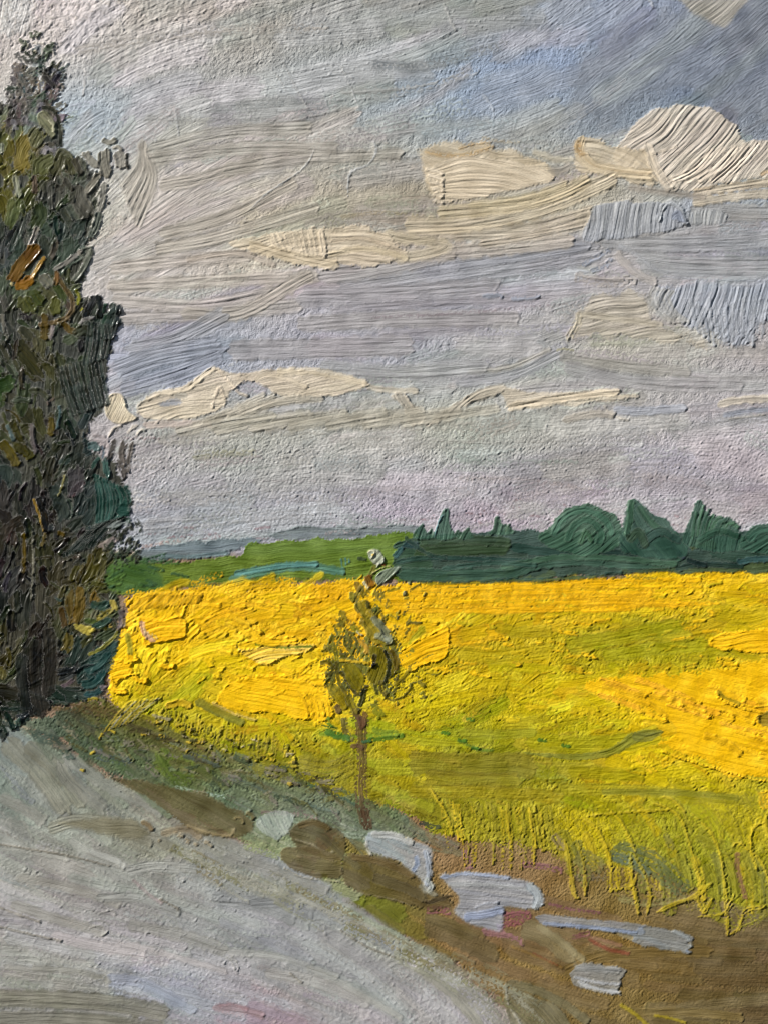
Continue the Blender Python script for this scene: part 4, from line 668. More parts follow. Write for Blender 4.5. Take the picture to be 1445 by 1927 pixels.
for a, wd in (([(808, 1482), (822, 1505), (838, 1530), (852, 1575)], 5), ([(1092, 1538), (1118, 1556), (1138, 1590), (1146, 1622), (1152, 1645)], 6), ([(1140, 1520), (1166, 1545), (1186, 1585), (1196, 1606)], 5), ([(1225, 1510), (1258, 1522), (1282, 1545), (1300, 1600), (1318, 1660), (1325, 1716)], 5),
              ([(1300, 1530), (1338, 1570), (1356, 1620), (1364, 1690), (1368, 1762)], 6), ([(1186, 1605), (1186, 1640), (1196, 1690), (1200, 1722)], 6), ([(1188, 1602), (1210, 1640), (1222, 1680), (1216, 1722)], 6), ([(1200, 1640), (1190, 1670), (1196, 1700)], 5),
              ([(1395, 1590), (1430, 1620), (1450, 1670), (1470, 1720)], 6), ([(1376, 1598), (1384, 1586), (1400, 1590)], 5), ([(1420, 1550), (1408, 1580), (1416, 1590)], 5), ([(1232, 1718), (1270, 1700), (1300, 1690), (1340, 1660)], 8),
              ([(1305, 1680), (1315, 1700), (1322, 1718), (1340, 1690)], 6), ([(1368, 1762), (1390, 1745), (1400, 1715), (1440, 1705)], 6), ([(1060, 1575), (1070, 1620), (1078, 1680), (1090, 1690)], 8), ([(1085, 1580), (1098, 1630), (1100, 1688)], 5),
              ([(1140, 1672), (1180, 1672), (1190, 1664)], 5), ([(1100, 1536), (1180, 1528), (1260, 1524)], 4), ([(1440, 1545), (1415, 1560), (1412, 1600), (1424, 1640)], 5), ([(1310, 1726), (1364, 1716), (1380, 1680)], 4),
              ([(1465, 1500), (1440, 1540), (1445, 1580)], 5), ([(1240, 1500), (1262, 1502), (1290, 1530)], 4)):
    S(ST, a, wd * 1.1 + 2.5, 'd0b41c', 'a09024', thick=1.8, lip=.3, ridge=.15, soft=1.4, name='paint_ridge', gloss=.25, keep=.35, mix=.35, taper=(2, 1), dry=.12, wprof=[.7, 1, .8, 1.2, .8])

# ------------------------------------------------------------------ STONES beside the road
SOFTEN[:] = [2.2, .9, .16]
sgp = 'stones and puddle dabs beside the road'
t = thing('stone', 'long brown stone of thick smooth paint, farthest along the bank beside the grey road', 'stone', sgp)
P_(t, [(208, 1464), (250, 1464), (320, 1476), (400, 1498), (455, 1525), (478, 1548), (470, 1572), (440, 1578), (400, 1578), (350, 1562), (318, 1532), (270, 1498)], '645838', '584c2e', ang=-28, thick=1.0, ridge=.4, lip=.4, rough=4, gloss=.25, streak=1.0)
S(t, [(352, 1552), (390, 1566), (432, 1572), (442, 1558)], 11, 'a89870', '8c7c54', thick=1.4, lip=.5, gloss=.35); S(t, [(345, 1545), (380, 1556), (420, 1560)], 6, '85774e', thick=1.2)
S(t, [(462, 1530), (474, 1532), (478, 1542)], 12, '6a5c34', thick=1.9, lip=1, gloss=.4); S(t, [(440, 1540), (455, 1538), (460, 1552)], 8, '8c7c50', thick=1.4, gloss=.4)
t = thing('stone', 'flat khaki stone with a glossy brown tip, lying on the grey road paint', 'stone', sgp)
P_(t, [(100, 1548), (160, 1536), (240, 1536), (272, 1548), (290, 1570), (262, 1584), (200, 1576), (140, 1560)], '7c7860', '726d54', ang=-8, thick=.6, ridge=.4, soft=5, rough=3)
S(t, [(264, 1546), (280, 1552), (288, 1564)], 14, '6c5636', '9c8054', thick=1.7, lip=1, gloss=.4)
t = thing('pebble', 'knobbly row of ochre paint crumbs under the long brown stone', 'pebble', sgp)
for x, y, r in ((340, 1573, 16), (352, 1582, 18), (368, 1588, 14), (390, 1586, 16), (396, 1590, 12), (330, 1565, 12), (300, 1582, 12)): S(t, [(x - r * .3, y - 2), (x + r * .4, y + 3)], r * .8, '94866a', '7c6e50', thick=1.1, lip=.6, pile=.6, dry=.15, gloss=.35, name='crumb')
S(t, [(300, 1570), (350, 1560), (380, 1578)], 22, '8c7a5c', thick=.6, soft=4)
t = thing('stone', 'pale grey-green stone dab between the long brown stone and the next brown one', 'stone', sgp)
P_(t, [(482, 1548), (500, 1528), (530, 1522), (555, 1532), (552, 1550), (535, 1575), (515, 1582), (492, 1568)], 'a3aea6', '929e98', ang=-60, thick=1.0, ridge=.5, rough=3, lip=.5)
for k in range(4): S(t, [(490 + k * 14, 1545 - k * 3), (505 + k * 12, 1562), (520 + k * 9, 1578 - k * 3)], 8, 'b3bdb2', thick=1.0, lip=.5)
t = thing('stone', 'rounded brown stone, upper one of two stacked brown dabs left of the sapling foot', 'stone', sgp)
P_(t, [(543, 1570), (556, 1548), (590, 1540), (625, 1550), (650, 1575), (652, 1600), (640, 1620), (600, 1612), (560, 1598)], '5f5334', '54482e', ang=-30, bend=-3, thick=1.1, ridge=.45, lip=.5, gloss=.25, rough=3, streak=1.0)
S(t, [(556, 1580), (590, 1590), (610, 1606), (622, 1604)], 8, 'a09878', '7c7050', thick=1.3, lip=.3, gloss=.35); S(t, [(606, 1600), (618, 1608), (628, 1600)], 9, 'b0ab90', thick=1.5, lip=.5, gloss=.35)
S(t, [(560, 1556), (590, 1548), (622, 1560)], 16, '62512f', thick=1, ridge=.5, gloss=.3)
t = thing('stone', 'smooth brown lozenge stone with a pale lower rim, under the rounded brown one', 'stone', sgp)
P_(t, [(526, 1605), (545, 1592), (590, 1592), (630, 1606), (645, 1620), (643, 1655), (600, 1654), (560, 1642), (535, 1625)], '655938', '5c5032', ang=-8, bend=1.5, thick=1.4, ridge=.3, lip=.3, rough=2.5, gloss=.3, streak=1.0)
S(t, [(532, 1632), (570, 1650), (612, 1656), (642, 1660)], 5, 'b4a888', thick=2.0, lip=.4, gloss=.3); S(t, [(560, 1612), (600, 1614), (635, 1622)], 7, '7c6c4a', thick=1.3, gloss=.3)
t = thing('stone', 'longest brown stone slab running down to the pale blue stones', 'stone', sgp)
P_(t, [(646, 1618), (658, 1604), (700, 1606), (745, 1616), (785, 1640), (795, 1660), (850, 1690), (846, 1705), (800, 1716), (760, 1700), (700, 1688), (660, 1672), (643, 1655)], '625536', '574a2e', ang=-22, bend=.5, thick=1.4, ridge=.35, lip=.3, rough=4, gloss=.3, streak=1.0)
S(t, [(643, 1655), (670, 1678), (740, 1692), (780, 1708)], 5, '958868', thick=1.7, gloss=.3); S(t, [(644, 1615), (642, 1640), (644, 1660)], 5, '8c7c58', thick=1.7, gloss=.3)
S(t, [(660, 1612), (720, 1622), (780, 1650)], 16, '6c5a38', thick=1.3, gloss=.3); S(t, [(800, 1700), (830, 1690), (848, 1684)], 12, '34302a', '5c4c30', thick=1, rag=.5, gloss=.3); S(t, [(700, 1650), (760, 1670), (800, 1690)], 22, '5b5238', thick=1.2, gloss=.3)
t = thing('stone', 'pale blue-white stone at the foot of the sapling', 'stone', sgp)
P_(t, [(684, 1578), (698, 1562), (730, 1560), (770, 1575), (805, 1588), (816, 1610), (814, 1650), (820, 1672), (800, 1680), (785, 1655), (750, 1625), (715, 1612), (692, 1605)], 'a3abb6', '8b98ac', ang=-18, thick=1.2, ridge=.45, lip=.25, rough=2.5, soft=3.5)
S(t, [(700, 1570), (740, 1572), (780, 1588)], 18, 'c0bfb8', 'b0b4b4', thick=1.2, ridge=.5); S(t, [(690, 1580), (692, 1600), (700, 1610)], 9, 'd2cec2', thick=1.8, lip=.8)
S(t, [(800, 1600), (808, 1640), (800, 1668)], 16, '9ba6b0', '7e8eae', thick=1.3, ridge=.6); S(t, [(780, 1610), (786, 1625), (776, 1640)], 14, '7488ae', 'a8b4c4', thick=1.2); S(t, [(800, 1650), (812, 1668), (805, 1680)], 12, 'b4bcb4', thick=1.6, lip=.8, gloss=.3)
S(t, [(788, 1662), (800, 1676), (822, 1684)], 14, '8c8c7c', thick=1.3, gloss=.3)
t = thing('stone', 'largest pale blue stone, T-shaped, below the slab end', 'stone', sgp)
P_(t, [(822, 1650), (850, 1638), (900, 1640), (960, 1648), (1000, 1656), (1024, 1685), (1020, 1708), (985, 1714), (952, 1712), (946, 1752), (915, 1752), (870, 1735), (852, 1715), (858, 1690)], '9aa4b4', '8290ae', ang=-6, thick=1.3, ridge=.45, lip=.25, rough=2.5, soft=3.5)
S(t, [(840, 1664), (920, 1664), (1000, 1674)], 16, 'b0b0ab', '9aa4b0', thick=1.3, ridge=.5, soft=3); S(t, [(826, 1652), (880, 1644), (960, 1652)], 11, '8fa0c0', thick=1.2); S(t, [(870, 1725), (910, 1720), (948, 1712)], 22, '8696bc', '99a6c0', thick=1.3, soft=3)
S(t, [(990, 1662), (1012, 1685), (1004, 1712)], 22, '9da8aa', '8f9ca8', thick=1.2, ridge=.7); S(t, [(890, 1710), (912, 1700), (938, 1698)], 7, 'b4bccb', thick=1.6, lip=.8)
t = thing('stone', 'thin slate-blue streak stone trailing from the T-shaped pale one', 'stone', sgp)
S(t, [(1012, 1728), (1080, 1736), (1160, 1744), (1216, 1750)], 24, '828da3', '929dae', thick=1.0, ridge=.5, rag=.2); S(t, [(1020, 1738), (1100, 1744), (1200, 1756)], 12, '7e90b4', thick=1.0, ridge=.4)
t = thing('stone', 'rounded slate-blue stone at the lower end of the thin blue streak', 'stone', sgp)
S(t, [(1190, 1760), (1240, 1765), (1302, 1778)], 42, '85909f', '76879e', thick=1.2, ridge=.5, rag=.15, taper=(.4, .25)); S(t, [(1262, 1752), (1292, 1764), (1300, 1782)], 12, 'a6aeb0', thick=1.4, ridge=.6)
S(t, [(1288, 1788), (1302, 1792)], 9, '8496b4', thick=1.5, rag=.5)
t = thing('stone', 'lone oval grey-blue stone on the brown earth near the picture bottom', 'stone', sgp)
S(t, [(1074, 1836), (1110, 1836), (1170, 1848)], 54, '8f97a3', '7c8490', thick=1.2, ridge=.45, taper=(.35, .12), rag=.1, lip=.4); S(t, [(1076, 1822), (1115, 1822), (1166, 1826)], 22, '8f9290', '868a94', thick=1.2, ridge=.4, soft=4)
S(t, [(1084, 1846), (1120, 1862), (1166, 1868)], 14, 'c4c8cc', 'a8b0bc', thick=1.4, ridge=.5, rag=.4); S(t, [(1078, 1838), (1120, 1848), (1168, 1852)], 10, 'b4bac4', thick=1.3)

SOFTEN[:] = [1.2, .9, 0]
# ------------------------------------------------------------------ SAPLING
SP = thing('sapling', 'small young tree with a brown trunk and olive crown, alone in the yellow field', 'tree')
TK = own('trunk', SP)
g1 = dict(gloss=0.2, keep=.4)
S(TK, [(682, 1348), (680, 1380), (682, 1430), (680, 1480), (685, 1530), (690, 1558)], 27, '584430', '6f5a34', thick=.6, ridge=.4, dry=.42, wprof=[1.1, .85, .8, .85, 1.0, 1.1, .7], mix=.25, name='bark', **g1)
S(TK, [(664, 1334), (676, 1350), (684, 1372)], 15, '5e4034', thick=.8, name='bark', **g1); S(TK, [(690, 1340), (684, 1352), (682, 1372)], 13, '66482c', thick=.8, name='bark', **g1)
S(TK, [(660, 1405), (676, 1404), (686, 1412)], 11, '5f4434', thick=.7, name='bark', **g1); S(TK, [(646, 1350), (652, 1378), (664, 1396)], 14, '6c6438', thick=.6, dry=.3, name='bark', **g1)
S(TK, [(684, 1520), (690, 1545), (694, 1562)], 20, '503a28', thick=.7, dry=.25, name='bark', **g1)
for a, wd, c1 in (([(610, 1374), (640, 1386), (660, 1390)], 15, '3f7028'), ([(605, 1364), (620, 1368), (636, 1370)], 6, '2f5a24'), ([(622, 1348), (616, 1358), (626, 1368)], 8, '4c7c28'), ([(690, 1392), (720, 1390), (760, 1384)], 12, '4c7a22'), ([(680, 1396), (700, 1394)], 8, '2f5c3c'), ([(700, 1372), (720, 1378), (750, 1380)], 14, '74881c')):
    S(RF, a, wd, c1, thick=.7, ridge=.4, soft=2, dry=.2)
CR = own('foliage', SP)
P_(CR, [(612, 1215), (618, 1200), (640, 1192), (670, 1190), (690, 1198), (700, 1215), (735, 1215), (752, 1240), (758, 1255), (745, 1280), (720, 1300), (700, 1310), (690, 1330), (676, 1352), (650, 1350), (628, 1330), (615, 1300), (604, 1270), (606, 1240)], '5a5218', '7c7020', ang=80, thick=.8, ridge=.5, lip=.4, dry=.92, rough=6, gloss=.3, name='leaf_mass')
for _ in range(80):
    an = rs.uniform(0, 6.28); rr = math.sqrt(rs.rand()); x = 682 + 76 * rr * math.cos(an); y = 1262 + 82 * rr * math.sin(an); a = math.radians(rs.uniform(55, 125)); L = rs.uniform(14, 40)
    S(CR, [(x, y), (x + L * .5 * math.cos(a) + rs.normal(0, 3), y - L * .5 * math.sin(a)), (x + L * math.cos(a), y - L * math.sin(a))], rs.uniform(9, 20), ['5a5a16', '747424', '8c841c', '484a1a', 'a09420', '646830'][rs.randint(6)], '78741c', thick=.8, ridge=.5, lip=.5, gloss=.35, dry=.12 + .38 * rr, rag=.5, soft=1.5, mix=.1)
for _ in range(26):
    x = rs.normal(688, 22); y = rs.uniform(1120, 1200); a = math.radians(rs.uniform(40, 130)); L = rs.uniform(10, 24)
    S(CR, [(x, y), (x + L * math.cos(a), y - L * math.sin(a))], rs.uniform(7, 15), ['6c641c', '8c7c1c', '5a5c24', '7c6a1c'][rs.randint(4)], thick=.8, ridge=.5, gloss=.35, dry=.35, rag=.4)
for _ in range(34):
    x = rs.uniform(725, 800); y = rs.uniform(1110, 1330); a = math.radians(rs.uniform(-20, 60)); L = rs.uniform(8, 26)
    S(CR, [(x, y), (x + L * math.cos(a), y - L * math.sin(a))], rs.uniform(4, 9), ['6c6c20', '5a5418', '8c8420', '4c4c24'][rs.randint(4)], thick=.7, ridge=.4, dry=.35, rag=.5, gloss=.3, mix=.2)
S(CR, [(676, 1150), (672, 1120), (690, 1095), (704, 1070), (706, 1050)], 12, '6c6428', '8c8438', thick=.9, ridge=.5, dry=.25, gloss=.35)
P_(CR, [(636, 1196), (660, 1188), (676, 1196), (680, 1220), (676, 1236), (656, 1244), (640, 1240), (628, 1216)], '4c4618', '746a1e', ang=82, thick=1.0, dry=.8, ridge=.6, lip=.5, gloss=.45, rough=5, streak=.9, soft=2.5)
P_(CR, [(668, 1142), (672, 1132), (690, 1128), (700, 1146), (712, 1165), (728, 1185), (735, 1200), (730, 1215), (712, 1214), (694, 1204), (686, 1185), (680, 1160)], '8c7a1c', '7c7828', ang=-55, thick=1.6, ridge=.3, lip=1.1, gloss=.45, soft=1.3, rough=1.5)
S(CR, [(690, 1150), (705, 1170), (716, 1190), (702, 1202)], 9, 'b09828', thick=1.8, lip=.8, gloss=.5)
S(CR, [(700, 1160), (720, 1180), (730, 1200), (728, 1212)], 17, '68705e', '8c9488', thick=1.7, ridge=.4, lip=.8, gloss=.5); S(CR, [(704, 1196), (718, 1198), (732, 1208)], 14, '747c68', 'a0a898', thick=1.7, gloss=.5)
S(CR, [(706, 1140), (708, 1150)], 17, '46521c', thick=.7, gloss=.3); S(CR, [(692, 1130), (694, 1146)], 9, '3c3c18', thick=1, gloss=.4)
P_(CR, [(694, 1215), (720, 1218), (740, 1222), (754, 1248), (744, 1270), (728, 1282), (704, 1288), (688, 1268), (700, 1245)], '70660f', '5c5418', ang=75, thick=1.2, ridge=.5, lip=.8, gloss=.5)
S(CR, [(724, 1224), (732, 1245), (730, 1270), (722, 1285)], 9, '1c211e', '38422c', thick=1.3, gloss=.6); S(CR, [(735, 1222), (744, 1240), (746, 1262)], 12, '5c4c14', thick=1.2, gloss=.5)
S(CR, [(704, 1230), (703, 1250), (704, 1256)], 10, '2c2818', thick=1.5, gloss=.6); S(CR, [(702, 1250), (706, 1256)], 16, '151713', thick=3.2, lip=1, gloss=.7, name='paint_blob')
for a in ([(640, 1242), (660, 1244), (700, 1248)],): S(CR, a, 8, 'e0b41c', thick=1.8, lip=.8, rag=.4)
S(CR, [(676, 1204), (684, 1212), (690, 1220), (688, 1232)], 11, 'c4922c', thick=1.4, gloss=.4); S(CR, [(670, 1186), (678, 1194), (684, 1196)], 5, 'c8c4a8', thick=1.8)
S(CR, [(602, 1248), (615, 1245), (628, 1256), (622, 1268), (612, 1268)], 10, '4a4416', thick=1.3, gloss=.5); S(CR, [(640, 1262), (660, 1290), (672, 1306), (686, 1300), (688, 1288)], 10, '2a2a20', '5c5418', thick=1.3, gloss=.5)
P_(CR, [(645, 1250), (665, 1248), (684, 1262), (688, 1285), (676, 1305), (662, 1296), (650, 1275)], '6c6212', '8c8420', ang=-60, thick=1.2, ridge=.5, gloss=.5, lip=.8)
S(CR, [(684, 1295), (682, 1315), (676, 1330)], 11, '232822', thick=1.3, gloss=.6); S(CR, [(674, 1332), (676, 1340)], 14, '1c1c16', thick=1.3, gloss=.6, name='paint_blob'); S(CR, [(634, 1244), (636, 1275), (650, 1305), (656, 1330)], 9, '4c4614', thick=1., gloss=.4)
S(CR, [(620, 1290), (640, 1310), (656, 1335)], 26, '80741c', '5c5618', thick=.8, ridge=.5, gloss=.4); S(CR, [(655, 1310), (664, 1330), (672, 1345)], 16, '7a7020', thick=.9, gloss=.4); S(CR, [(632, 1325), (640, 1342)], 14, '5c4a3c', thick=.7)
S(CR, [(712, 1290), (722, 1306), (735, 1318), (760, 1310), (774, 1292)], 7, '5c5416', thick=1.2, lip=.4, gloss=.4); S(CR, [(740, 1290), (760, 1275), (772, 1256)], 10, '80721a', thick=.7, gloss=.3); S(CR, [(716, 1280), (720, 1298), (728, 1310)], 12, '544c1a', thick=.8, dry=.3)
S(CR, [(740, 1302), (752, 1296), (766, 1298)], 12, '70661a', thick=.7, dry=.4); S(CR, [(700, 1330), (712, 1340), (716, 1352)], 20, '7c801c', thick=.7, dry=.3)
for a, wd, c1 in (([(640, 1150), (646, 1165), (640, 1180)], 16, '746a1c'), ([(655, 1165), (660, 1178)], 12, '8a6c1c'), ([(612, 1215), (622, 1225)], 16, '6c641a'), ([(740, 1175), (748, 1186)], 7, '7a7220'), ([(745, 1158), (748, 1164)], 10, '4c5440'), ([(628, 1180), (640, 1175)], 10, '7c701c'), ([(786, 1282), (800, 1292)], 9, '6c641c'), ([(796, 1306), (800, 1315)], 8, '544e20'), ([(770, 1226), (778, 1222)], 10, '80842c'), ([(606, 1228), (618, 1220)], 10, '7c701c')):
    S(CR, a, wd, c1, thick=.7, dry=.3, gloss=.3)
S(CR, [(757, 1115), (764, 1119)], 12, '34443c', '8c9c98', thick=1.8, gloss=.5, name='paint_blob'); S(CR, [(768, 1094), (772, 1100)], 9, '6c7868', thick=1.5, gloss=.4, name='paint_blob')
S(CR, [(662, 1114), (664, 1124), (660, 1132)], 14, '74742c', 'a8a468', thick=1.4, lip=.8, gloss=.4); S(CR, [(668, 1096), (674, 1106), (670, 1112)], 14, '705818', '9c9868', thick=1.3, gloss=.4)
S(CR, [(690, 1082), (696, 1092), (698, 1106)], 17, '7c4a14', '3c3414', thick=1.4, lip=.8, gloss=.5); S(CR, [(684, 1094), (690, 1104), (694, 1110)], 8, 'ccc8a8', thick=1.8, gloss=.4)
P_(CR, [(704, 1088), (716, 1074), (738, 1066), (754, 1066), (744, 1082), (728, 1096), (712, 1104)], '707c6c', '8c988c', ang=45, thick=1.7, ridge=.3, lip=1, gloss=.5, rough=1)
S(CR, [(700, 1080), (716, 1070), (736, 1064)], 4, 'd8c88c', thick=1.9); 
P_(CR, [(690, 1042), (700, 1032), (712, 1034), (722, 1046), (724, 1058), (712, 1066), (698, 1058)], '8f968a', 'c4c4ac', ang=50, thick=1.8, ridge=.5, lip=1.2, gloss=.4, rough=1)
S(CR, [(692, 1040), (700, 1034), (704, 1040), (698, 1052)], 6, 'e0dcb8', thick=2.2, gloss=.4); S(CR, [(700, 1046), (704, 1042)], 6, 'd8b44c', thick=2.1); S(CR, [(708, 1068), (714, 1060)], 7, 'ccccbc', thick=1.9); S(CR, [(672, 1050), (690, 1054)], 9, '3c4c34', thick=1, dry=.3)
S(CR, [(718, 1064), (726, 1062)], 6, '8c3c20', thick=1); S(CR, [(740, 1050), (750, 1040), (756, 1030)], 14, '34585c', thick=1, gloss=.3)

SOFTEN[:] = [1, .82, .04]
# ------------------------------------------------------------------ POPLAR
PO = thing('poplar_tree', 'tall dark green poplar with shiny clotted paint, filling the edge of the picture', 'tree')
PT = own('trunk', PO); PF = own('foliage', PO)
kw = dict(name='leaf_mass')
P_(PF, [(-120, 180), (-120, 1360), (60, 1350), (110, 1330), (150, 1322), (195, 1312), (208, 1262), (226, 1190), (228, 1130), (190, 1090), (215, 1050), (210, 1025), (240, 985), (248, 950), (236, 900), (205, 860), (165, 840), (170, 800), (195, 770), (200, 700), (215, 640), (225, 600), (190, 565), (150, 560), (158, 520), (165, 470), (180, 410), (185, 330), (150, 300), (118, 285), (112, 230), (90, 195), (60, 190), (20, 210), (-20, 190)], '34362c', '2a2d26', ang=86, thick=.9, ridge=.5, rough=7, lip=.5, gloss=.45, curve=False, name='leaf_mass')
po_cf = field(parse("""60,200,4c4a44 30,210,3a3834 90,215,5a5a52 20,240,4a4840 60,240,6a6864 100,240,4c5030 80,270,64635e 20,280,5a5a14 20,340,544a10 60,320,66541a 20,400,5a5214 60,380,4a4a18 90,310,48483a 110,320,3c3c28 130,340,343428 90,360,3c3e34 160,290,6c685a 180,300,6a6658 120,400,34342c 140,380,5c5a4e 165,370,504e44
100,440,2c332c 40,450,303830 10,470,2c302e 130,470,343c34 80,500,2c342c 150,500,48504a 30,560,343c34 60,570,4a4e1e 100,560,464a20 120,600,3c3c20 60,620,343630 30,640,2c2e2a 20,680,30332a 100,640,32342c 150,600,282a28 210,580,24302a 180,620,2a2c28 200,620,2e3832 150,680,2c332c 190,680,28322c 100,680,3c3818 60,700,3a3820
120,720,3c3610 30,740,2c2e28 60,770,34342a 100,770,3c3a28 150,740,2c302a 180,770,24342e 30,800,3a4020 10,830,4c4410 60,820,3c340c 10,760,36501a 100,810,38341c 130,800,2c3c38 170,820,203c38 60,860,38342c 100,860,282a26 80,900,383420 30,900,282624 10,890,1e3430 150,860,2a302c 200,880,23463c 220,920,204640 230,960,1e4238
190,940,26342e 150,920,302c28 120,940,2a2a28 60,950,26242200 30,960,282526 100,990,24262400 180,980,242e2a 150,1010,262c28 60,1020,322c14 30,1050,24221c 90,1060,302c18 120,1060,28282200 20,1100,20242200 60,1120,2a261c 100,1120,2a2614 140,1090,50421a 150,1130,5c4a18 170,1110,584818 165,1150,24403a 190,1140,2c3c30 180,1170,5a5220 200,1100,46501e
150,1180,5a4c1c 130,1200,44401c 60,1200,24221e 90,1200,28261c 20,1180,1c2020 10,1240,403c18 80,1260,221e1e 120,1260,24201e 160,1230,1e3a36 180,1260,1c4040 190,1290,1c4440 150,1290,20302e 60,1320,1e2a24 30,1310,20241c 100,1310,202c26 80,1340,243028""".replace('00 ', ' ').replace('26242200', '262422').replace('24262400', '242624').replace('28282200', '282822').replace('20242200', '202422')), 22)
po_cf = po_cf * np.array([.97, 1.03, 1.04], np.float32)
po_af = field(angles("60,200,60 30,300,85 100,300,60 160,320,75 40,400,88 120,400,100 60,480,80 140,480,75 60,560,60 40,620,100 90,600,60 200,600,65 180,660,115 150,720,110 60,700,125 40,760,110 100,780,90 150,800,80 30,820,120 60,900,95 110,900,80 210,900,75 220,960,70 180,960,85 180,1010,45 150,1040,50 60,1050,90 60,1150,90 120,1150,85 190,1160,20 190,1220,30 150,1250,50 60,1250,90 120,1240,55 60,1330,-45 100,1320,-50"), 40)
pom = ((OW == 0) * 0.0).astype(np.float32)
pw = full_mask([(-110, 200), (-110, 1340), (60, 1335), (110, 1320), (150, 1310), (185, 1300), (200, 1250), (216, 1190), (218, 1140), (180, 1090), (200, 1050), (205, 1020), (235, 975), (240, 950), (225, 900), (195, 865), (155, 840), (160, 800), (188, 765), (190, 700), (205, 640), (212, 600), (185, 580), (145, 560), (150, 520), (155, 470), (172, 410), (172, 330), (140, 310), (112, 285), (105, 235), (85, 205), (50, 195), (15, 215), (-20, 200)], 5, 3)
pclip = full_mask([(-110, 180), (-110, 1360), (60, 1350), (110, 1335), (155, 1322), (200, 1310), (212, 1262), (230, 1190), (232, 1130), (200, 1095), (215, 1055), (215, 1030), (244, 985), (252, 955), (240, 905), (212, 868), (176, 845), (176, 800), (200, 768), (202, 700), (222, 640), (234, 590), (222, 566), (190, 556), (156, 565), (160, 520), (165, 470), (186, 410), (186, 330), (150, 295), (120, 288), (116, 230), (96, 195), (60, 180), (10, 195), (-20, 180)], 5, 3)
flow_fill(PF, pw, po_cf, po_af, 480, (28, 84), (14, 40), aj=16, streak=.9, split=True, clip=pclip, thick=0.8, ridge=0.55, lip=0.6, soft=2.5, op=0.95, keep=0.45, cj=0.025, gloss=0.45, pile=.8, rag=.3)
flow_fill(PF, pw, po_cf, po_af, 380, (14, 46), (6, 17), aj=28, split=True, clip=pclip, thick=1.2, ridge=0.5, lip=0.8, soft=1.5, op=0.95, keep=0.45, cj=0.055, gloss=0.55, pile=1.0, rag=.3)
for _ in range(85):      # broad smooth knife smears over the bristle marks
    x = rs.uniform(-60, 190); y = rs.uniform(230, 1060)
    if pw[int((y - Y0) * G), int((x - X0) * G)] < .5: continue
    a = math.radians(float(at(po_af, x, y)[0]) + rs.normal(0, 20)); L = rs.uniform(30, 80); b_ = rs.normal(0, .4)
    S(PF, [(x, y), (x + L * .5 * math.cos(a), y - L * .5 * math.sin(a)), (x + L * math.cos(a + b_), y - L * math.sin(a + b_))], rs.uniform(18, 34), np.clip(at(po_cf, x, y) * rs.uniform(.9, 1.5) + rs.normal(0, .012, 3), .06, 1), thick=1.0, ridge=.22, lip=.7, soft=2, gloss=.5, rag=.3, mask=pclip, mix=.15)
# broken top tufts
topm = full_mask([(50, 120), (100, 125), (100, 170), (110, 215), (60, 250), (-60, 260), (-60, 215), (15, 190), (30, 150)], 6, 3)
flow_fill(PF, topm, po_cf + .05, po_af, 75, (10, 30), (9, 20), split=True, thick=.9, ridge=.5, lip=.6, soft=1.5, keep=.45, cj=.09, gloss=.35, aj=40, dry=.25, rag=.5)
for x, y, w_, c1 in ((66, 70, 16, '4a5440'), (72, 62, 10, '4a5440'), (45, 90, 18, '46503e'), (44, 102, 14, '2c3428'), (92, 98, 20, '3c4838'), (96, 108, 14, '34402e'), (76, 112, 12, '38342c'), (98, 122, 13, '343a2c'), (62, 134, 16, '56564a'), (88, 140, 16, '2c2c26'), (92, 154, 14, '2c2a24'), (108, 134, 6, '3c3830'), (124, 142, 6, '3a3832'),
                     (55, 140, 22, '6c6c62'), (44, 160, 26, '7a766e'), (64, 160, 20, '5e564a'), (60, 174, 20, '56524c'), (38, 178, 22, '68625a'), (24, 186, 12, '58564e'), (14, 205, 16, '383632'), (22, 222, 18, '34332e'), (46, 200, 22, '5a564e'), (56, 190, 14, '6e6c68'), (75, 192, 16, '6c6c6a'), (78, 205, 14, '84828a'), (30, 240, 16, '7c7c84'), (46, 232, 18, '706e74'),
                     (102, 236, 14, '3a3a30'), (108, 268, 12, '26241e'), (82, 290, 18, '8a868a'), (96, 284, 18, '94909a')):
    for _ in range(2):
        a = rs.uniform(0.3, 2.6); xx_ = x + rs.normal(0, 3); yy_ = y + rs.normal(0, 3)
        S(PF, [(xx_, yy_), (xx_ + w_ * .7 * math.cos(a), yy_ - w_ * .7 * math.sin(a))], w_ * .8, c1, rgb(c1) * 0.75, thick=.9, ridge=.5, lip=.6, dry=.2, gloss=.4, rag=.4, soft=1.3)
S(PF, [(80, 136), (90, 150), (104, 164)], 11, '2a2824', thick=1.4, gloss=.5); S(PF, [(100, 158), (112, 165)], 5, '26241f', thick=1)
for a, wd, c1 in (([(62, 80), (85, 82)], 6, 'e0d8cc'), ([(52, 74), (56, 88)], 6, 'd8cdc0'), ([(82, 88), (80, 106)], 6, 'd4cec2'), ([(100, 92), (102, 106)], 5, 'd6cfc4'), ([(66, 94), (70, 100)], 6, 'd8cdb0')): S(PF, a, wd, c1, thick=1.3, lip=.5)
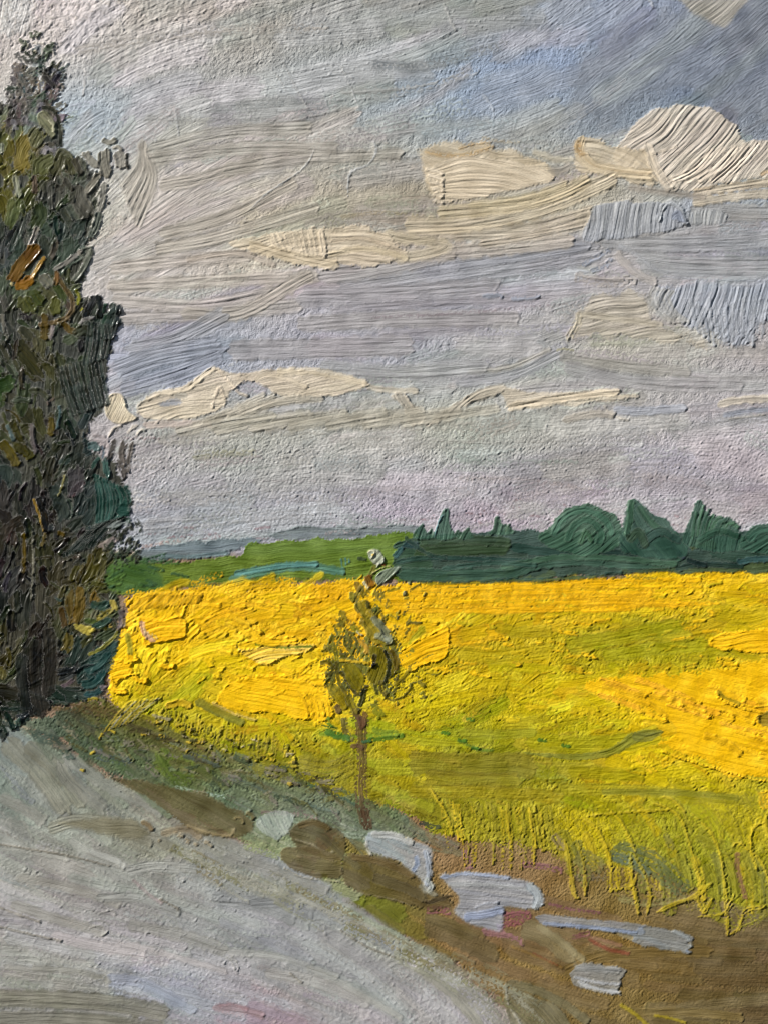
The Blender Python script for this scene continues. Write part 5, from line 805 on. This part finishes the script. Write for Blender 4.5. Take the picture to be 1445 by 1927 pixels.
# light green knot and its cast shadow, painted as a dark stroke
P_(PF, [(72, 216), (84, 208), (96, 214), (106, 232), (106, 256), (98, 262), (84, 246), (74, 236)], '74765a', '8c8c64', ang=-50, thick=2.4, ridge=.5, lip=1.2, gloss=.4, rough=1.5)
S(PF, [(78, 204), (96, 204), (110, 220), (114, 250), (116, 276)], 10, '26281c', thick=.5, gloss=.5); S(PF, [(92, 226), (100, 236), (102, 250)], 5, 'd4d2ac', thick=2.6, gloss=.5)
P_(PF, [(54, 246), (66, 236), (82, 250), (82, 268), (66, 278), (56, 270)], '4e5030', '66684a', ang=60, thick=1.4, lip=.8, gloss=.4)
for a, wd, c1, c2 in (([(100, 330), (112, 310), (118, 290), (134, 306), (140, 330)], 24, '3c3c24', '5c5c34'), ([(160, 285), (170, 300), (184, 316)], 17, '7c786a', '605c50'), ([(196, 282), (198, 310), (206, 334)], 24, '605c4e', '787464'), ([(192, 264), (208, 268), (220, 262)], 12, '7a7666', '5c584a'),
                      ([(222, 285), (228, 300), (228, 318)], 24, '78746a', '6c685a'), ([(240, 288), (240, 305), (242, 318)], 7, '26241e', '34322c'), ([(212, 280), (222, 276), (232, 284)], 8, '847e70', '8c887c'), ([(190, 326), (178, 342), (162, 362)], 16, '716c5e', '86806f'),
                      ([(146, 350), (150, 376), (164, 398), (170, 410)], 34, '55534a', '46443c'), ([(196, 345), (194, 372), (186, 400), (176, 440)], 14, '74736a', '5c5c54'), ([(188, 400), (182, 425), (170, 448)], 16, '465046', '5c6460'), ([(205, 380), (204, 386)], 6, '2c2a26', '2c2a26'),
                      ([(80, 340), (86, 360), (80, 380)], 20, '3c3e38', '24261f'), ([(98, 340), (96, 370), (98, 395)], 14, '2c2e28', '4a4a44'), ([(122, 335), (132, 350), (140, 360)], 12, '2c2a22', '3c3a30'), ([(140, 300), (150, 320), (156, 330)], 14, '4c483c', '343228'),
                      ([(30, 330), (33, 350), (38, 372)], 14, '8c9080', '767a5c'), ([(64, 330), (68, 352), (66, 365)], 12, '3a2c28', '9a7c6c'), ([(3, 290), (5, 270)], 10, '8c9480', '6c7450'),
                      ([(150, 480), (170, 470), (160, 500), (140, 530)], 14, '666a5c', '4a5048'), ([(174, 470), (162, 500), (140, 530)], 12, '5a6054', '7c8070')):
    S(PF, a, wd, c1, c2, thick=1.5, ridge=.4, lip=.9, gloss=.4, soft=1.4)
for a, wd, c1, c2 in (([(56, 468), (66, 445), (72, 426)], 12, '9c948c', '7c7068'), ([(102, 508), (125, 495), (156, 470)], 11, '948c86', '6c6660'), ([(22, 532), (40, 500), (60, 478), (72, 462)], 26, '7a4c10', '5c4010'), ([(28, 535), (48, 535), (62, 522)], 22, '8c5410', 'b0700c'), ([(60, 525), (72, 505), (86, 482)], 10, 'b08024', '8c5c14'),
                      ([(22, 530), (24, 538)], 8, 'e8dca8', 'c49c50'), ([(106, 515), (118, 535), (136, 560), (138, 585), (124, 600), (100, 608), (74, 612)], 11, '6a5030', '8c8460'), ([(108, 510), (108, 525), (104, 538)], 12, '6c4820', '8c6434'), ([(76, 520), (90, 530), (98, 542)], 22, '66645c', '5a5c50'),
                      ([(60, 545), (66, 560), (80, 575)], 34, '404a24', '4c4e20'), ([(40, 560), (52, 575), (60, 590)], 30, '4a4c1c', '3c4020'), ([(110, 560), (104, 580), (112, 592)], 22, '54581e', '46481c'), ([(84, 590), (86, 610), (84, 640)], 16, '5c4a1a', '4c3c14'), ([(100, 612), (98, 630), (94, 640)], 9, 'a09490', '7a6c74'),
                      ([(145, 545), (150, 560), (146, 575)], 9, '8c8c1a', '6c6c1c'), ([(158, 580), (152, 585)], 6, 'c4b818', 'a0981c'), ([(180, 556), (172, 575), (160, 600)], 14, '1c1c20', '3c3c40'), ([(182, 556), (192, 575), (188, 600)], 14, '181a1a', '2c302c'), ([(150, 610), (162, 600), (180, 598)], 8, 'a8a4a4', '54504c'),
                      ([(215, 570), (210, 600), (196, 640)], 18, '2a342e', '384640'), ([(226, 572), (222, 600), (210, 640)], 11, '24282a', '2e3a34'), ([(200, 570), (196, 590)], 8, '2c4a3a', '24382c'), ([(118, 605), (132, 622), (146, 622)], 14, '6a4c1c', '4a4018'),
                      ([(140, 630), (160, 620), (176, 630)], 20, '343828', '28282a'), ([(5, 590), (10, 620), (18, 640)], 8, '6c685c', '4c4c44'),
                      ([(3, 830), (20, 850), (34, 878)], 20, '4c4410', '5e4a0e'), ([(22, 790), (34, 815), (52, 860)], 16, '38340f', '2a2c1a'), ([(14, 800), (24, 820), (28, 832)], 9, '5c7880', '343c3c'), ([(60, 798), (62, 825), (70, 855)], 11, '645c60', '4c484a'), ([(112, 762), (114, 780), (108, 808)], 7, '5c7a80', '34484c'), ([(98, 785), (98, 805), (96, 822)], 14, '564810', '3c3410'),
                      ([(30, 836), (50, 850), (62, 866)], 22, '42400f', '34300e'), ([(64, 938), (74, 965), (84, 1000)], 7, '8a6c1c', 'b08428'), ([(72, 934), (82, 960), (90, 1002)], 15, '12110f', '201d14'), ([(123, 893), (118, 915), (110, 935)], 6, '948c50', '5c5824'), ([(86, 1002), (84, 1018), (78, 1028)], 8, '746434', '4a3814'), ([(108, 1000), (122, 1008)], 12, '5c4814', '3a3010'),
                      ([(96, 985), (100, 1000)], 12, '3c4448', '1e1e1c'), ([(46, 1004), (47, 1040), (46, 1080)], 9, '5c4a14', '3c3210'), ([(62, 1000), (64, 1060), (60, 1130)], 5, '7c7a68', '3a382c'), ([(100, 860), (92, 890), (88, 920)], 20, '2e2e26', '3a3a2c')):
    S(PF, a, wd, c1, c2, thick=1.7, ridge=.3, lip=1.0, gloss=.65, soft=1.3)
for k in range(9): S(PF, [(182 + k * 6, 1000 - k * 4 + abs(k - 4)), (186 + k * 6.5, 940), (178 + k * 6, 890 + k * 3)], 10, ['1f463e', '2a564c', '173830'][k % 3], '24423a', thick=1.0, ridge=.5, lip=.5, gloss=.5)
P_(PF, [(236, 930), (232, 918), (240, 935), (244, 958), (246, 972), (226, 972), (218, 960), (230, 945)], '1f453c', thick=.8, gloss=.4, rough=1)
for k in range(10): S(PF, [(118 + k * 6, 1048 - k * 2), (150 + k * 6, 1018 - k * 3), (185 + k * 5, 985 - k)], 9, ['222c28', '1c2420', '2c3a34'][k % 3], thick=.9, ridge=.5, lip=.5, gloss=.55)
for k in range(12): S(PF, [(110 + k * 7, 690 - k * 2), (124 + k * 7, 740), (140 + k * 6, 785 - k * 2)], 9, ['2a302c', '343c36', '20241f', '3a4440'][k % 4], thick=1, ridge=.5, lip=.6, gloss=.6)
for k in range(7): S(PF, [(170 + k * 6, 605 + k), (166 + k * 7, 640), (158 + k * 7, 690 - k * 2)], 8, ['26302c', '34403a', '1e2422'][k % 3], thick=1, ridge=.5, lip=.6, gloss=.6)
for a, wd, c1 in (([(216, 828), (212, 845), (204, 868)], 11, '2e2a26'), ([(238, 828), (230, 850), (232, 872)], 15, '3a342e'), ([(250, 835), (244, 860), (240, 895)], 10, '403a32'), ([(222, 868), (232, 885), (238, 905)], 12, '322e2a')): S(PF, a, wd, c1, '5c544c', thick=.8, ridge=.5, dry=.15, rag=.5, gloss=.3)
for a, wd, c1 in (([(172, 830), (192, 830), (200, 850)], 26, '9c9294'), ([(205, 830), (196, 845), (194, 862)], 20, 'a09698'), ([(164, 830), (172, 826)], 10, 'aaa6a4'), ([(205, 995), (222, 985), (240, 985)], 12, '8c9494'), ([(190, 1030), (208, 1020), (225, 1012)], 16, '9c8c88'), ([(208, 1005), (225, 1000)], 14, '98989a')): S(SKY, a, wd, c1, thick=.9, ridge=.4, dry=.3, rag=.4)
for a, wd, c1 in (([(165, 842), (178, 838), (186, 850)], 16, '3c5c5c'), ([(192, 838), (196, 850), (194, 862)], 6, '3c5468')): S(PF, a, wd, c1, thick=.8, gloss=.4)
# ochre, yellow and teal dabs low on the right flank of the crown
for a, wd, c1, c2 in (([(134, 1112), (132, 1140), (138, 1165)], 18, '6a521c', '4c401a'), ([(150, 1110), (152, 1140), (140, 1180)], 22, '705618', '54441c'), ([(182, 1118), (178, 1130), (180, 1142)], 22, '856620', '6c541c'), ([(172, 1135), (192, 1142), (208, 1132)], 16, '1f3f3a', '28443a'), ([(176, 1166), (192, 1160), (208, 1150)], 12, '8a7a20', '6c6420'),
                      ([(142, 1174), (158, 1184), (176, 1190)], 18, 'c4b040', '98881e'), ([(168, 1180), (176, 1188)], 13, 'e0cc50', 'c0a830'), ([(210, 1130), (216, 1140), (220, 1150)], 14, 'c8b040', 'a89428'), ([(176, 1180), (196, 1172), (210, 1162)], 14, '1e3c3c', '24443c'), ([(128, 1190), (130, 1210), (124, 1225)], 22, '645418', '4c4418'),
                      ([(155, 1215), (165, 1205), (178, 1198)], 14, '4c4a20', '303820'), ([(165, 1232), (190, 1222), (215, 1200), (224, 1185)], 8, '98902c', '5c5c24'), ([(170, 1244), (196, 1232), (220, 1206)], 12, '1c3634', '2c4840'), ([(160, 1264), (186, 1254), (208, 1226)], 16, '1c3c3a', '244a44'), ([(150, 1290), (176, 1286), (196, 1262)], 20, '1c4240', '1e4c4c'),
                      ([(160, 1306), (180, 1306), (192, 1296)], 14, '1f4a50', '1c3c3c'), ([(190, 1290), (200, 1296)], 15, '7c7078', '8c8088'), ([(225, 1150), (232, 1165), (228, 1184)], 16, '6c6068', '3c3434'), ([(205, 1180), (212, 1176)], 9, 'a88830', '7c6420'), ([(118, 1290), (128, 1288), (140, 1276)], 9, '74606a', '403038'),
                      ([(0, 1255), (8, 1265), (4, 1280)], 14, '6c6430', '484420'), ([(68, 1244), (86, 1236), (110, 1218)], 5, '6c6c5c', '3a3824'), ([(112, 1130), (110, 1124)], 22, '24403c', '243430'), ([(140, 1060), (160, 1056)], 12, '242624', '3c3c34'), ([(164, 1318), (178, 1314), (186, 1316)], 8, 'c4a81c', 'a09020')):
    S(PF, a, wd, c1, c2, thick=1.0, ridge=.4, lip=.6, gloss=.4, soft=1.5, dry=.1, rag=.3)
for k in range(6): S(PF, [(70 + k * 8, 1280 - k * 4), (88 + k * 6, 1250 - k * 3), (112 + k * 4, 1226 + k * 2)], 6, '262320', '3c3a34', thick=1, lip=.5, gloss=.5)
S(PT, [(64, 1200), (62, 1260), (70, 1310), (76, 1350)], 44, '201f1e', '2c2b28', thick=.8, ridge=.5, gloss=.5, name='bark', soft=4); S(PT, [(90, 1180), (96, 1240), (90, 1310)], 30, '24221f', '302a26', thick=.8, ridge=.5, gloss=.5, name='bark', soft=4)
S(PT, [(40, 1230), (44, 1290), (52, 1340)], 26, '1c2020', '262a28', thick=.8, ridge=.5, gloss=.5, name='bark', soft=4)
BU = thing('bush', 'dark scrubby bush with broken edges, tucked against the foot of the poplar', 'bush')
P_(BU, [(205, 1040), (222, 1015), (236, 995), (250, 1000), (262, 1020), (262, 1050), (240, 1070), (205, 1062)], '2a2f2a', '24302a', ang=60, thick=.8, ridge=.6, rough=7, dry=.95, gloss=.4, name='foliage')
for _ in range(60):
    x = rs.uniform(196, 262); y = max(rs.uniform(985, 1062), 1045 - (x - 190) * .9); S(BU, [(x, y), (x + rs.uniform(-8, 10), y - rs.uniform(6, 16))], rs.uniform(6, 13), ['242822', '2c3a2c', '34382c'][rs.randint(3)], thick=.9, dry=.3, gloss=.4)
# ------------------------------------------------------------------ owners -> tidy regions
def cells(o): return np.maximum(o, 0)
own_c = OW[:-1, :-1].copy()
parent = np.array([p[1] if p[1] is not None else -1 for p in OWN])
def chain_root(i):
    while OWN[i][1] is not None: i = OWN[i][1]
    return i
# a stroke that shows too little folds back into what it was laid on
def fold(minc):
    cnt = np.bincount(own_c.ravel(), minlength=len(OWN)); mp = np.arange(len(OWN))
    for i, (n, p, pr) in enumerate(OWN):
        if p is not None and 'keepit' not in pr and n not in ('trunk', 'foliage', 'leaf_mass') and cnt[i] < minc: mp[i] = p
        elif n in ('foliage', 'leaf_mass') and p is not None and cnt[i] < 12: mp[i] = p
    return mp
own_c = fold(70)[own_c]
def vote(a):
    """each cell takes the id most common among its 3x3 neighbours"""
    p = np.pad(a, 1, mode='edge'); h, w_ = a.shape
    nb = [p[dy:dy + h, dx:dx + w_] for dy in range(3) for dx in range(3)]
    best = a.copy(); bc = np.zeros(a.shape, np.int8)
    for k in range(9):
        c = np.zeros(a.shape, np.int8)
        for j in range(9): c += nb[j] == nb[k]
        if k == 4: c += 1
        m = c > bc; bc[m] = c[m]; best[m] = nb[k][m]
    return best
for _ in range(4): own_c = vote(own_c)
def components(a):
    h, w_ = a.shape; lab = np.arange(h * w_).reshape(h, w_)
    for it in range(400):
        old = lab.copy()
        for ax in (0, 1):
            for sgn in (1, -1):
                A = lab if sgn == 1 else lab[::-1, ::-1]; B = a if sgn == 1 else a[::-1, ::-1]
                if ax == 0:
                    for r in range(1, h):
                        m = B[r] == B[r - 1]; A[r] = np.where(m, np.minimum(A[r], A[r - 1]), A[r])
                else:
                    for c in range(1, w_):
                        m = B[:, c] == B[:, c - 1]; A[:, c] = np.where(m, np.minimum(A[:, c], A[:, c - 1]), A[:, c])
        if (lab == old).all(): break
    return lab
# islands that are small take the owner of the cell beside them
for rep in range(5):
    lab = components(own_c); u, inv, cnt = np.unique(lab.ravel(), return_inverse=True, return_counts=True)
    cnt2 = cnt[inv].reshape(lab.shape); inv = inv.reshape(lab.shape)
    first = u // lab.shape[1], u % lab.shape[1]
    sizes = cnt; oid = own_c[first]
    biggest = {}
    for k in np.argsort(-sizes): biggest.setdefault(int(oid[k]), k)
    repl = np.arange(len(u)); newo = oid.copy()
    for k in range(len(u)):
        lim = 60 if biggest[int(oid[k])] == k else 400
        if OWN[int(oid[k])][1] is not None and biggest[int(oid[k])] != k: lim = 10 ** 9
        if sizes[k] < lim:
            y, x = first[0][k], first[1][k]
            for dy, dx in ((0, -1), (-1, 0)):
                if 0 <= y + dy and 0 <= x + dx and inv[y + dy, x + dx] != k: newo[k] = own_c[y + dy, x + dx]; break
    own_c = newo[inv]
# parts of a thing past 300 fold back too
cnt = np.bincount(own_c.ravel(), minlength=len(OWN)); mp = np.arange(len(OWN))
kids = {}
for i, (n, p, pr) in enumerate(OWN):
    if p is not None and cnt[i] and n not in ('trunk', 'foliage'): kids.setdefault(p, []).append(i)
for p, l in kids.items():
    l.sort(key=lambda i: -cnt[i])
    for i in l[280:]: mp[i] = p
own_c = mp[own_c]

# ------------------------------------------------------------------ relief -> meshes
RELIEF = 1.25
Hc = np.clip(H, -2.5, 9)
# slump the sharpest steps a little, as oil paint does
Hs = Hc.copy()
Hs[1:-1, 1:-1] = 0.8 * Hc[1:-1, 1:-1] + 0.05 * (Hc[:-2, 1:-1] + Hc[2:, 1:-1] + Hc[1:-1, :-2] + Hc[1:-1, 2:])
Hs *= RELIEF
VX = ((PXX - FW / 2) * PX).astype(np.float32); VZ = ((FH / 2 - PYY) * PX).astype(np.float32); VY = (-Hs * PX).astype(np.float32)
CO = np.stack([VX, VY, VZ], -1).reshape(-1, 3)
gy, gx = np.gradient(Hs, 1 / G)          # d height / d photo pixel
NO = np.stack([-gx, -np.ones_like(gx), gy], -1); NO /= np.linalg.norm(NO, axis=-1, keepdims=True); NO = NO.reshape(-1, 3)
cl = np.clip(C, 0.01, 0.97)
lin = np.where(cl <= 0.04045, cl / 12.92, ((cl + 0.055) / 1.055) ** 2.4)
lin = np.clip(lin - 0.012 * GL[..., None], 0.003, 1)
COLA = np.concatenate([lin, np.clip(GL, 0, 1)[..., None]], -1).reshape(-1, 4).astype(np.float32)

CB3 = np.concatenate([CB, np.zeros(CB.shape[:2] + (1,), np.float32)], -1).reshape(-1, 3)
def paint_material(name, rough0, rough1, bump):
    m = bpy.data.materials.new(name); m.use_nodes = True; n = m.node_tree; N = n.nodes; Lk = n.links
    b = N['Principled BSDF']
    at_ = N.new('ShaderNodeAttribute'); at_.attribute_name = 'pigment'
    tc = N.new('ShaderNodeTexCoord')
    no = N.new('ShaderNodeTexNoise'); no.inputs['Scale'].default_value = 900; no.inputs['Detail'].default_value = 3; Lk.new(tc.outputs['Object'], no.inputs['Vector'])
    mr = N.new('ShaderNodeMapRange'); mr.inputs['From Min'].default_value = .3; mr.inputs['From Max'].default_value = .7; mr.inputs['To Min'].default_value = .93; mr.inputs['To Max'].default_value = 1.05
    Lk.new(no.outputs['Fac'], mr.inputs['Value'])
    mx = N.new('ShaderNodeVectorMath'); mx.operation = 'SCALE'; Lk.new(at_.outputs['Color'], mx.inputs[0]); Lk.new(mr.outputs[0], mx.inputs['Scale']); Lk.new(mx.outputs[0], b.inputs['Base Color'])
    r = N.new('ShaderNodeMapRange'); r.inputs['From Max'].default_value = .65; r.inputs['To Min'].default_value = rough0; r.inputs['To Max'].default_value = rough1; Lk.new(at_.outputs['Alpha'], r.inputs['Value']); Lk.new(r.outputs[0], b.inputs['Roughness'])
    s = N.new('ShaderNodeMapRange'); s.inputs['To Min'].default_value = .06; s.inputs['To Max'].default_value = .5; Lk.new(at_.outputs['Alpha'], s.inputs['Value']); Lk.new(s.outputs[0], b.inputs['Specular IOR Level'])
    n2 = N.new('ShaderNodeTexNoise'); n2.inputs['Scale'].default_value = 1500; n2.inputs['Detail'].default_value = 2; Lk.new(tc.outputs['Object'], n2.inputs['Vector'])
    bp = N.new('ShaderNodeBump'); bp.inputs['Strength'].default_value = bump; bp.inputs['Distance'].default_value = 0.0003; Lk.new(n2.outputs['Fac'], bp.inputs['Height'])
    ca = N.new('ShaderNodeAttribute'); ca.attribute_name = 'comb'
    n3 = N.new('ShaderNodeTexNoise'); n3.noise_dimensions = '2D'; n3.inputs['Scale'].default_value = 1.0; n3.inputs['Detail'].default_value = 1; Lk.new(ca.outputs['Vector'], n3.inputs['Vector'])
    b2 = N.new('ShaderNodeBump'); b2.inputs['Strength'].default_value = .65; b2.inputs['Distance'].default_value = 0.00025; Lk.new(n3.outputs['Fac'], b2.inputs['Height']); Lk.new(bp.outputs[0], b2.inputs['Normal']); Lk.new(b2.outputs[0], b.inputs['Normal'])
    return m
MAT = paint_material('oil_paint', 0.7, 0.16, 0.35)

objs = {}
def has_kids(i): return any(p[1] == i for k, p in enumerate(OWN) if cnt[k])
cnt = np.bincount(own_c.ravel(), minlength=len(OWN))
need = set()
for i in np.nonzero(cnt)[0]:
    k = int(i)
    while k is not None: need.add(k); k = OWN[k][1]
ny, nx = own_c.shape
flat = own_c.ravel(); order = np.argsort(flat, kind='stable'); starts = np.searchsorted(flat[order], np.arange(len(OWN) + 1))
depth = lambda i: 0 if OWN[i][1] is None else 1 + depth(OWN[i][1])
col = sc.collection
for i in sorted(need, key=depth):
    nme, par, props = OWN[i]
    cs = order[starts[i]:starts[i + 1]]
    if len(cs):
        r_ = cs // nx; c_ = cs % nx; v00 = r_ * NW + c_
        q = np.stack([v00, v00 + 1, v00 + NW + 1, v00 + NW], 1)[:, ::-1]
        u, inv = np.unique(q.ravel(), return_inverse=True)
        me = bpy.data.meshes.new(nme); me.vertices.add(len(u)); me.vertices.foreach_set('co', CO[u].ravel())
        me.loops.add(len(inv)); me.loops.foreach_set('vertex_index', inv.astype(np.int32).ravel())
        me.polygons.add(len(cs)); me.polygons.foreach_set('loop_start', (np.arange(len(cs)) * 4).astype(np.int32))
        me.update(calc_edges=True)
        me.polygons.foreach_set('use_smooth', np.ones(len(cs), bool))
        ca = me.color_attributes.new('pigment', 'FLOAT_COLOR', 'POINT'); ca.data.foreach_set('color', COLA[u].ravel())
        cm = me.attributes.new('comb', 'FLOAT_VECTOR', 'POINT'); cm.data.foreach_set('vector', CB3[u].ravel())
        me.normals_split_custom_set_from_vertices(NO[u])
        me.materials.append(MAT); o = bpy.data.objects.new(nme, me)
    else:
        o = bpy.data.objects.new(nme, None)
    col.objects.link(o); objs[i] = o
    for k, v in props.items():
        if k != 'keepit': o[k] = v
    if par is not None: o.parent = objs[par]

# ------------------------------------------------------------------ the board the paint lies on
bw = ((NW - 1) / G - 2) * PX / 2; bh = ((NH - 1) / G - 2) * PX / 2
cx = (X0 + (NW - 1) / G / 2 - FW / 2) * PX; cz = (FH / 2 - (Y0 + (NH - 1) / G / 2)) * PX
y0 = float(-Hs.min() * PX) + 0.0004; y1 = y0 + 0.006
vs = [(cx + sx * bw, y, cz + sz * bh) for y in (y0, y1) for sx, sz in ((-1, -1), (1, -1), (1, 1), (-1, 1))]
me = bpy.data.meshes.new('panel_board'); me.from_pydata(vs, [], [(0, 1, 2, 3), (7, 6, 5, 4), (0, 4, 5, 1), (1, 5, 6, 2), (2, 6, 7, 3), (3, 7, 4, 0)]); me.update()
bd_ = bpy.data.objects.new('panel_board', me); col.objects.link(bd_); bd_['kind'] = 'structure'
m = bpy.data.materials.new('board_primer'); m.use_nodes = True; m.node_tree.nodes['Principled BSDF'].inputs['Base Color'].default_value = (.5, .42, .36, 1); m.node_tree.nodes['Principled BSDF'].inputs['Roughness'].default_value = .9
nz = m.node_tree.nodes.new('ShaderNodeTexNoise'); nz.inputs['Scale'].default_value = 300; bp = m.node_tree.nodes.new('ShaderNodeBump'); bp.inputs['Distance'].default_value = .0005
m.node_tree.links.new(nz.outputs['Fac'], bp.inputs['Height']); m.node_tree.links.new(bp.outputs[0], m.node_tree.nodes['Principled BSDF'].inputs['Normal'])
me.materials.append(m)
